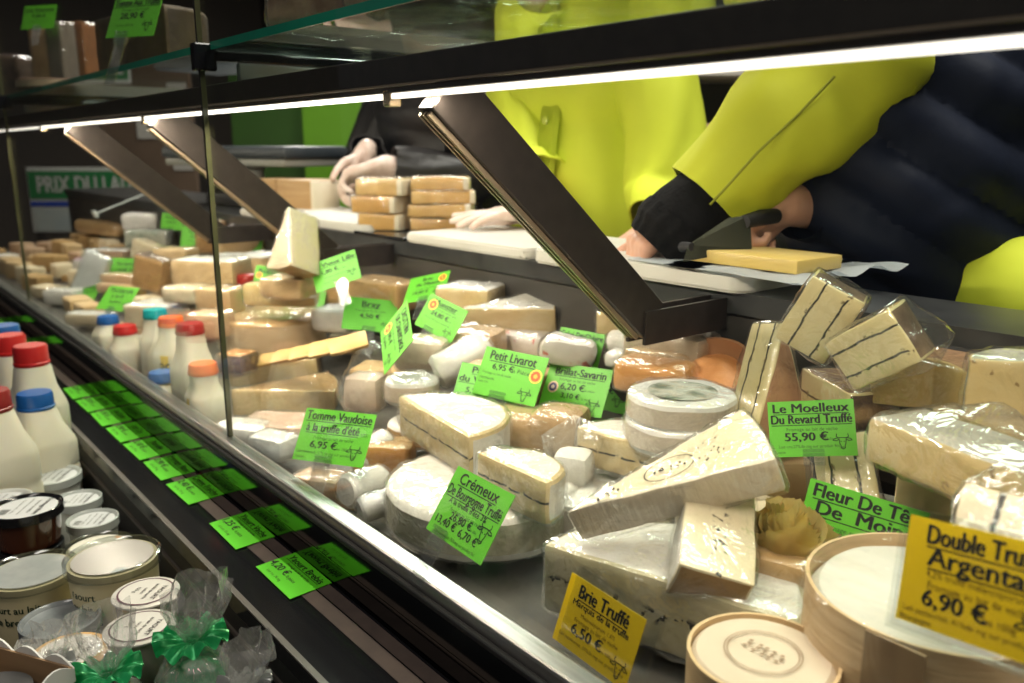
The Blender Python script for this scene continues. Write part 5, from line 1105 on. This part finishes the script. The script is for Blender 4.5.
def head(Hc, f, sc=1.0):
    """head segments: centre, facing direction f"""
    f = V(f).normalized(); s = f.cross(UP).normalized(); u = s.cross(f)
    B = lambda a, b, c: Hc + (f*a + s*b + u*c)*sc
    e = math.degrees(math.atan2(f.y, f.x))
    sg = [('e', B(0, 0, .02), V((.092, .076, .105))*sc, (0, 0, e)), ('e', B(.022, 0, -.045), V((.066, .056, .068))*sc, (0, 0, e)),
          (B(.088, 0, .012), .009*sc, B(.105, 0, -.022), .013*sc), (B(.078, .016, -.058), .008*sc, B(.078, -.016, -.058), .008*sc), (B(.07, 0, -.092), .016*sc, B(.06, 0, -.088), .02*sc)]
    for q in (1, -1):
        sg += [(B(.076, q*.030, .018), .011*sc, B(.078, q*.032, .018), .011*sc), (B(.0, q*.078, .012), .012*sc, B(-.012, q*.082, -.018), .012*sc), (B(.080, q*.018, .040), .008*sc, B(.074, q*.046, .038), .008*sc)]
    return sg
def person(label, pelvis, chest, neck, headc, face, arms, feet, legm):
    root = thing('person', label, 'person', V((pelvis.x, pelvis.y, 0)))
    sg = [(pelvis, .11, chest, .11), (chest, .10, neck - (neck - chest)*.15, .07), (neck - (neck - chest)*.25, .055, headc - V((0, 0, .06)), .05)] + head(headc, face)
    for A in arms:
        sh_, el, wr = A['p']; sg += [(chest + (neck - chest)*.55, .07, sh_, .06), (sh_, .05, el, .036), (el, .036, wr, .026)]
        sg += hand(wr, *A['hand'][0], **A['hand'][1])
    for q, ft in zip((-1, 1), feet):
        kn = (pelvis + ft)/2 + V((0, -.03, .02)); hp = pelvis + V((q*.09, 0, -.05))
        sg += [(hp, .085, kn, .06), (kn, .058, ft + V((0, 0, .09)), .038), (ft + V((0, .03, .045)), .042, ft + V((0, -.12, .032)), .032)]
    body = blob('body', sg, skin(), .0045, None, 3)
    me = body.data; me.materials.append(glove())
    for A in arms:
        if A.get('glove'):
            wr = A['p'][2]; dd = V(A['hand'][0][0]).normalized()
            for p in me.polygons:
                c = p.center
                if (c - wr).length < .22 and (c - wr).dot(dd) > -.01: p.material_index = 1
    par(body, root)
    tr = blob('trousers', sum([[(pelvis + V((q*.09, 0, -.02)), .10, (pelvis + ft)/2 + V((0, -.03, .02)), .078), ((pelvis + ft)/2 + V((0, -.03, .02)), .076, ft + V((0, 0, .10)), .062)] for q, ft in zip((-1, 1), feet)], [(pelvis + V((-.05, 0, .02)), .12, pelvis + V((.05, 0, .02)), .12)]), legm, .014)
    par(tr, root)
    for q, ft in zip((-1, 1), feet): par(blob('shoe', [(ft + V((0, .05, .048)), .048, ft + V((0, -.14, .036)), .037)], blackm(), .012), root)
    e = V(face).normalized(); hc = headc
    hr = blob('hair', [('e', hc - e*.018 + UP*.042, (.098, .087, .095), (0, 0, math.degrees(math.atan2(e.y, e.x)))), ('e', hc - e*.045 - UP*.01, (.07, .08, .085), (0, 0, math.degrees(math.atan2(e.y, e.x))))], hairm(), .008, None, 4)
    par(hr, root)
    sd_ = e.cross(UP).normalized()
    for q in (1, -1):
        bm = bmesh.new(); bmesh.ops.create_icosphere(bm, subdivisions=2, radius=.0095); bmesh.ops.translate(bm, vec=hc + e*.083 + sd_*q*.031 + UP*.019, verts=bm.verts)
        par(obj('eye', bm, mat('eye_white', (.7, .68, .64), rough=.2)), root)
    return root
def par(o, root):
    o.parent = root; o.matrix_parent_inverse = root.matrix_world.inverted() if root.matrix_world != Matrix() else Matrix.Translation(-root.location)
    return o
def parr(o, root):
    o.parent = root; o.matrix_parent_inverse = Matrix.Translation(-root.location); return o
par = parr
def folds(amp, sc, ax=(1, 1, .35), amp2=0):
    return lambda c: amp * noise.noise(V((c.x*sc*ax[0], c.y*sc*ax[1], c.z*sc*ax[2]))) + amp2 * noise.noise(c*sc*2.7)
def sleeve(name, path, radii, m, root, open_end=True, fold=.004, seg=34, thick=.003, flat=1.0, rib=0):
    """cloth tube along a path, open at the cuff"""
    pts = [V(p) for p in path]; dense = []; rr = []
    for i in range(len(pts) - 1):
        for k in range(8): dense.append(pts[i].lerp(pts[i+1], k/8)); rr.append(radii[i] + (radii[i+1] - radii[i])*k/8)
    dense.append(pts[-1]); rr.append(radii[-1])
    for _ in range(4): dense = [dense[0]] + [(dense[i-1] + dense[i]*2 + dense[i+1])/4 for i in range(1, len(dense)-1)] + [dense[-1]]
    bm = bmesh.new(); rings = []
    for i, p in enumerate(dense):
        d = (dense[min(i+1, len(dense)-1)] - dense[max(i-1, 0)]).normalized(); u = d.cross(UP).normalized(); w_ = d.cross(u)
        ring = []
        for k in range(seg):
            a = 2*math.pi*k/seg; r_ = rr[i]
            q = p + u*math.cos(a)*r_*flat + w_*math.sin(a)*r_
            q += (q - p).normalized() * (fold*noise.noise(V((math.cos(a)*1.6, math.sin(a)*1.6, i*.22)) * 1.4) + fold*.7*math.sin(i*.55 + 2*math.sin(a + 1)) + (rib*math.sin(a*17) if rib else 0))
            ring.append(bm.verts.new(q))
        rings.append(ring)
    for a, b in zip(rings, rings[1:]):
        for k in range(seg): bm.faces.new([a[k], a[(k+1) % seg], b[(k+1) % seg], b[k]])
    bmesh.ops.recalc_face_normals(bm, faces=bm.faces)
    if thick: bmesh.ops.solidify(bm, geom=bm.faces[:], thickness=thick)
    return par(obj(name, bm, m), root)
Pt = lambda px, py, t: P(px, py, t=t)
# ---- person in the dark padded jacket at the back left
pel = V((-1.88, 1.36, .98)); ch = V((-1.89, 1.31, 1.30)); nk = V((-1.89, 1.28, 1.54)); hc = V((-1.90, 1.24, 1.70))
wl, wr_ = Pt(384, 166, .00235), Pt(366, 152, .00248)
A_ = person('person in a black padded jacket and clear gloves with hands together, back left', pel, ch, nk, hc, (.1, -1, -.3),
  [dict(p=(V((-1.68, 1.28, 1.47)), Pt(487, 182, .00245), wl), hand=((wr_*0 + dirv(-.9, .15, -.25), dirv(.1, .3, -1)), dict(curl=(40, 55, 35), side=-1)), glove=1),
   dict(p=(V((-2.10, 1.30, 1.47)), V((-2.20, 1.25, 1.20)), wr_), hand=((dirv(-.25, .3, -.85), dirv(.6, .5, .2)), dict(curl=(40, 55, 35), side=1)), glove=1)],
  (V((-1.98, 1.38, 0)), V((-1.78, 1.38, 0))), blackm())
pad = lambda c: .010*abs(math.sin((c.z + .12*c.x)*math.pi/.075))**.6 - .006 + .006*noise.noise(c*9)
jk = mat('black_padded', (.014, .012, .012), (.022, .019, .018), .45, 9, bump=.6, bscale=30)
par(blob('padded_jacket', [('e', V((-1.885, 1.335, 1.20)), (.225, .165, .30)), ('e', V((-1.89, 1.31, 1.40)), (.235, .15, .16)), ('e', pel + V((0, 0, .0)), (.205, .165, .16))], jk, .011, None, 5, pad), A_)
sleeve('jacket_sleeve', [V((-1.70, 1.28, 1.46)), Pt(487, 182, .00245), wl + (Pt(487, 182, .00245) - wl).normalized()*.02], [.085, .075, .045], jk, A_, fold=.010)
sleeve('jacket_sleeve', [V((-2.08, 1.30, 1.46)), V((-2.20, 1.25, 1.20)), wr_ + (V((-2.20, 1.25, 1.20)) - wr_).normalized()*.02], [.085, .075, .045], jk, A_, fold=.010)
# ---- person in the lime coat with one hand flat on the board
pel = V((-1.14, 1.24, .98)); ch = V((-1.16, 1.20, 1.30)); nk = V((-1.16, 1.17, 1.56)); hc = V((-1.17, 1.13, 1.73))
wl = Pt(574, 213, .00170); wr_ = Pt(690, 232, .00160)
B_ = person('person in a lime green coat with one gloved hand flat on the middle cutting board', pel, ch, nk, hc, (.1, -1, -.4),
  [dict(p=(V((-1.36, 1.16, 1.49)), Pt(556, 160, .00184), wl), hand=((dirv(-.95, .22, -.045), dirv(-.03, .05, -1)), dict(curl=(4, 6, 5), side=-1, spread=.35, tcurl=8)), glove=1),
   dict(p=(V((-.96, 1.16, 1.49)), V((-.90, 1.14, 1.24)), wr_), hand=((dirv(-.4, .8, -.2), dirv(0, 0, -1)), dict(curl=(20, 25, 20), side=1)), glove=0)],
  (V((-1.24, 1.28, 0)), V((-1.04, 1.28, 0))), mat('grey_trousers', (.05, .05, .055), rough=.8))
lf = lambda c: .010*noise.noise(V((c.x*11, c.y*11, c.z*2.2))) + .005*noise.noise(V((c.x*26, c.y*20, c.z*5)))
par(blob('lime_coat', [('e', V((-1.15, 1.21, 1.20)), (.215, .155, .34)), ('e', V((-1.16, 1.18, 1.43)), (.225, .135, .15)), ('e', V((-1.14, 1.24, .92)), (.215, .175, .30)), (V((-1.33, 1.17, 1.50)), .07, V((-.99, 1.17, 1.50)), .07)], lime(), .011, None, 6, lf), B_)
# button placket and buttons down the front of the coat
ys = lambda z: 1.21 - .155*math.sqrt(max(.05, 1 - ((z - 1.20)/.36)**2)) - .008
bm = bmesh.new(); zz = [.95 + .06*k for k in range(10)]
vv = [[bm.verts.new((-1.135 + dx - .015*(z - 1.2), ys(z) - .005 + dy, z)) for dx, dy in ((0, 0), (.008, -.004), (.040, -.002), (.046, .006))] for z in zz]
for a, b in zip(vv, vv[1:]):
    for k in range(3): bm.faces.new([a[k], a[k+1], b[k+1], b[k]])
bmesh.ops.solidify(bm, geom=bm.faces[:], thickness=.003); par(obj('button_placket', bm, lime()), B_)
for z in (1.02, 1.13, 1.24, 1.35, 1.46):
    bm = lathe([(0, 0), (.0075, 0), (.0075, .003), (.005, .0036), (0, .003)], 18); bmesh.ops.rotate(bm, cent=(0, 0, 0), matrix=Matrix.Rotation(R(90), 3, 'X'), verts=bm.verts); bmesh.ops.translate(bm, vec=V((-1.113 - .015*(z - 1.2), ys(z) - .010, z)), verts=bm.verts)
    par(obj('button', bm, mat('lime_button', (.42, .48, .04), rough=.3)), B_)
sleeve('coat_sleeve', [V((-1.34, 1.17, 1.49)), Pt(556, 160, .00184), Pt(556, 160, .00184).lerp(wl, .45)], [.080, .062, .054], lime(), B_, fold=.008)
sleeve('coat_sleeve', [V((-.98, 1.17, 1.49)), V((-.90, 1.14, 1.24)), V((-.90, 1.14, 1.24)).lerp(wr_, .85)], [.080, .066, .055], lime(), B_, fold=.008)
par(obj('cord', tube([Pt(664, 84, .00178), Pt(666, 96, .00178), Pt(663, 108, .00177), Pt(667, 120, .00177), Pt(666, 128, .00177)], .0035), blackm()), B_)
B_.location.x -= .07
# ---- person in the navy padded vest cutting cheese at the right
pel = V((-.52, 1.30, .98)); ch = V((-.56, 1.10, 1.27)); nk = V((-.62, .97, 1.50)); hc = V((-.66, .86, 1.62))
hL = Pt(690, 220, .00125); hR = Pt(786, 205, .00124)
eL = Pt(784, 126, .00122); sL = Pt(862, 62, .00118)
C_ = person('person in a navy padded vest and lime sleeve bending over to cut cheese, right', pel, ch, nk, hc, (-.5, -.7, -.6),
  [dict(p=(sL, eL, hL), hand=((dirv(-.88, .12, -.42), dirv(.35, -.2, -.85)), dict(curl=(62, 80, 55), side=-1, sc=.82))),
   dict(p=(V((-.50, 1.13, 1.36)), Pt(880, 212, .00140), hR), hand=((dirv(-.75, .25, -.55), dirv(-.2, .5, -.8)), dict(curl=(62, 80, 55), side=-1, sc=.80)))],
  (V((-.60, 1.34, 0)), V((-.40, 1.34, 0))), mat('grey_trousers', (.05, .05, .055), rough=.8))
def quilt(c):
    s_ = c.z*1.0 + .55*c.x + .25*c.y; w_ = abs(math.sin(s_*math.pi/.085))**.75
    return .022*w_ - .014 + .006*noise.noise(c*12)
vc = Pt(905, 195, .00134); vb = Pt(965, 250, .00142); vs_ = Pt(945, 105, .00136)
par(blob('padded_vest', [('e', vc, (.165, .125, .155)), ('e', vb, (.165, .13, .15)), ('e', vs_, (.125, .11, .085)), (Pt(890, 105, .00134), .06, Pt(990, 95, .00144), .09), (Pt(900, 130, .00134), .10, Pt(960, 140, .00140), .12), (Pt(925, 92, .00138), .085, Pt(985, 105, .00142), .10), (ch + (nk - ch)*.55, .08, V((-.50, 1.13, 1.36)), .10), (vc, .14, pel, .165), (ch, .155, pel, .165), (ch + (nk - ch)*.62, .11, ch, .15)], navy(), .009, None, 4, quilt), C_)
slv = mat('lime_sleeve', (.60, .64, .03), (.55, .58, .02), .7, 8, bump=.3, bscale=14)
sleeve('lime_sleeve', [sL + dirv(.02, -.04, .03), sL, eL, eL.lerp(hL, .80)], [.050, .084, .078, .060], slv, C_, fold=.007, seg=40)
sleeve('black_undersleeve', [eL.lerp(hL, .15), eL.lerp(hL, .6), hL + (hL - eL).normalized()*.02], [.050, .052, .054], blk(), C_, fold=.003, thick=0)
sleeve('ribbed_cuff', [hL + (hL - eL).normalized()*.012, hL + (hL - eL).normalized()*.034, hL + (hL - eL).normalized()*.056], [.057, .056, .046], blk(), C_, fold=.001, rib=.0012, seg=68, thick=0)
def on_sl(p, r_): return p + (EYE - p).normalized() * r_
mL = eL.lerp(hL, .80)
par(obj('sleeve_seam', tube([on_sl(sL.lerp(eL, .35) + UP*.01, .086), on_sl(sL.lerp(eL, .8), .084), on_sl(eL.lerp(mL, .35), .082), on_sl(eL.lerp(mL, .8) - UP*.005, .076), on_sl(eL.lerp(mL, .97) - UP*.006, .062)], .0016), mat('seam_olive', (.28, .30, .02), rough=.8)), C_)
sleeve('vest_sleeve', [V((-.50, 1.13, 1.34)), Pt(880, 212, .00140), hR.lerp(Pt(880, 212, .00140), .12)], [.07, .060, .042], navy(), C_, fold=.002, thick=0)
par(blob('lime_tail', [('e', Pt(1035, 305, .00118), (.10, .07, .085))], lime(), .010, None, 5, lf), C_)
# two-handled cheese knife
def flatpoly(pts, th, m, name, root=None):
    bm = bmesh.new(); bm.faces.new([bm.verts.new(p) for p in pts]); bmesh.ops.solidify(bm, geom=bm.faces[:], thickness=th); return obj(name, bm, m, root, smooth=False)
kt = thing('cheese_knife', 'broad two-handled steel cheese knife standing on the yellow slab', 'knife', V((0, 0, 0)))
k0, k1 = Pt(683, 262, .00115), Pt(752, 249, .00116)
flatpoly([k0, k1, Pt(750, 215, .00116), Pt(728, 218, .00116), Pt(688, 245, .00115)], .002, mat('knife_steel', (.20, .20, .14), (.12, .13, .09), .25, 8, metal=.8), 'blade', kt)
obj('handle', tube([Pt(692, 247, .00115), Pt(687, 247, .00116), Pt(682, 247, .00117)], [.005, .006, .006], 12), blackm(), kt)
obj('handle', tube([Pt(744, 222, .00116), Pt(760, 218, .00119), Pt(776, 216, .00121)], [.008, .010, .009], 12), blackm(), kt)
# ================================================================== BACKGROUND
def bpanel(name, label, cat, px0, py0, px1, py1, t, m, th=.03, extra=None):
    """upright board facing the counter aisle, standing on the floor or a leg"""
    c = P((px0+px1)/2, (py0+py1)/2, t=t); w_ = (px1 - px0)*t; h_ = (py1 - py0)*t
    yaw = math.degrees(math.atan2(RT.y, RT.x))
    root = thing(name, label, cat, zrot(V((c.x, c.y, 0)), yaw))
    obj('board', bx((-w_/2, -th/2, c.z - h_/2), (w_/2, th/2, c.z + h_/2), .002), m, root, smooth=False)
    for s_ in (-1, 1): obj('post', bx((s_*w_*.46 - .015, th/2, 0), (s_*w_*.46 + .015, th/2 + .03, c.z + h_/2 - .01)), blackm(), root, smooth=False)
    return root, c.z, w_, h_
lg = mat('lime_panel', (.16, .42, .012), (.14, .36, .01), .5, 3)
dg_ = mat('dark_green_panel', (.03, .10, .008), (.025, .08, .006), .5, 3)
bpanel('backdrop', 'bright lime upright panel behind the gloved hands of the black-jacketed person', 'panel', 306, 80, 372, 260, .0044, lg)
bpanel('backdrop', 'darker green panel left of the bright lime panel, behind the scale', 'panel', 236, 90, 306, 260, .0046, dg_)
rt_, zc, w_, h_ = bpanel('banner', "white, green and blue banner lettered 'PRIX DU LAIT' at the far left", 'banner', 30, 168, 142, 232, .0050, mat('banner_white', (.62, .62, .58), rough=.6), .01)
for nm, x0, x1, z0, z1, m_ in (('green_band', -.5, .5, .02, .44, mat('banner_green', (.015, .22, .06), rough=.5)), ('blue_band', -.5, .22, -.10, -.02, mat('banner_blue', (.015, .06, .40), rough=.5)), ('lower_field', -.48, .44, -.48, -.14, mat('banner_pale', (.44, .50, .50), (.55, .58, .52), .6, 9))):
    obj(nm, bx((x0*w_ + .006, -.0075, zc + z0*h_), (x1*w_ - .006, -.0055, zc + z1*h_)), m_, rt_, smooth=False)
bm = bmesh.new(); text_bm(bm, 'PRIX DU LAIT', .02*w_, zc + .12*h_, .115, .03, 'C', w_*.86, y=-.0085); obj('banner_lettering', bm, mat('banner_white', (.62, .62, .58), rough=.6), rt_, smooth=False)
rt_, zc, w_, h_ = bpanel('notice_board', 'brown board with two white notes behind the far struts', 'board', 104, 95, 196, 215, .0052, mat('brown_board', (.13, .085, .055), (.10, .065, .042), .7, 4))
for i, (dx, dz, a, b) in enumerate(((.26, -.02, .10, .13), (-.10, .26, .11, .16))):
    obj('note', bx((dx*w_, -.019, zc + dz*h_ - b/2), (dx*w_ + a, -.0165, zc + dz*h_ + b/2)), mat('note_white', (.42, .40, .36), rough=.6), rt_, smooth=False)
# back shelving seen between the coats
def unit(label, px, py, t, w_, levels, items, yaw=None):
    c = P(px, py, t=t); yaw = math.degrees(math.atan2(RT.y, RT.x)) if yaw is None else yaw
    root = thing('shelf_unit', label, 'shelf unit', zrot(V((c.x, c.y, 0)), yaw))
    obj('back_panel', bx((-w_/2, .14, 0), (w_/2, .16, 2.1)), mat('unit_dark', (.05, .045, .04), rough=.6), root, smooth=False)
    for s_ in (-1, 1): obj('side_panel', bx((s_*w_/2 - .012, -.15, 0), (s_*w_/2 + .012, .139, 2.1)), mat('unit_dark', (.05, .045, .04), rough=.6), root, smooth=False)
    for z in levels: obj('shelf', bx((-w_/2 + .013, -.15, z - .02), (w_/2 - .013, .139, z)), mat('unit_white', (.46, .42, .38), rough=.5), root, smooth=False)
    return root, c, yaw
u1, c1, yw = unit('dark back shelf unit seen between the lime coat and the lime sleeve', 712, 112, .0030, .9, (.95, 1.25, 1.52), None)
Mu = zrot(V((c1.x, c1.y, 0)), yw)
def onunit(Mu_, x, y, z): return Mu_ @ V((x, y, z))
for i, (x, z, s_, m_, lb, cat, nm) in enumerate(((-.05, 1.521, (.26, .16, .05), woodm(), 'wooden tray on the back shelf between the coats', 'tray', 'wooden_tray'), (.02, 1.251, (.15, .13, .12), beige(), 'pale cheese on the back shelf between the coats', 'cheese', 'pale_cheese'), (-.14, 1.251, (.10, .10, .10), mat('green_box', (.03, .45, .06), (.02, .36, .05), .5, 6), 'green box on the back shelf between the coats', 'box', 'green_box'), (.2, 1.251, (.13, .12, .13), bloom(), 'white pack on the back shelf beside the pale cheese', 'pack', 'white_pack'))):
    block(nm, lb, cat, onunit(Mu, x, -.02, z), s_, m_, rz=yw + 6*i, wrap=0, bev=.006, partname='block_body')
u2, c2, yw2 = unit('dark back shelf unit at the upper right edge of the frame', 1030, 90, .0026, .7, (.9, 1.42), None)
Mu2 = zrot(V((c2.x, c2.y, 0)), yw2)
t = thing('green_sign', 'green shelf sign at the upper right edge of the frame', 'sign', zrot(P(1016, 58, t=.00240), yw2))
obj('sign_board', bx((-.07, -.002, -.035), (.07, .002, .03)), green(), t, smooth=False); obj('white_rail', bx((-.07, -.006, -.045), (.07, .004, -.0355)), mat('unit_white', (.46, .42, .38), rough=.5), t, smooth=False)

# ------------------------------------------------------------------ gap fillers: shrink or drop the ones that touch a neighbour
from mathutils.bvhtree import BVHTree
bpy.context.view_layer.update()
def tree(o):
    vs, ps = [], []
    for c in [o] + list(o.children_recursive):
        if c.type != 'MESH': continue
        b = len(vs); mw = c.matrix_world; vs.extend(mw @ v.co for v in c.data.vertices); ps.extend(tuple(b + i for i in p.vertices) for p in c.data.polygons)
    lo = V([min(v[i] for v in vs) for i in range(3)]); hi = V([max(v[i] for v in vs) for i in range(3)])
    return BVHTree.FromPolygons(vs, ps), lo, hi
tops = [o for o in bpy.data.objects if o.parent is None and o.get('label')]
fill = [o for o in tops if o.get('group') in ('gap-filling portions', 'jumbled far cheeses')]
TR = {o.name: tree(o) for o in tops if o not in fill}
for o in fill:
    M0 = o.matrix_world.copy(); ok = False
    for s_ in (1.0, .8, .62, .48):
        o.matrix_world = M0 @ Matrix.Scale(s_, 4); bpy.context.view_layer.update(); T_ = tree(o)
        if not any(all(T_[1][i] < t[2][i] and T_[2][i] > t[1][i] for i in range(3)) and T_[0].overlap(t[0]) for t in TR.values()): ok = True; break
    if ok: TR[o.name] = T_
    else:
        for c in list(o.children_recursive): bpy.data.objects.remove(c)
        bpy.data.objects.remove(o)
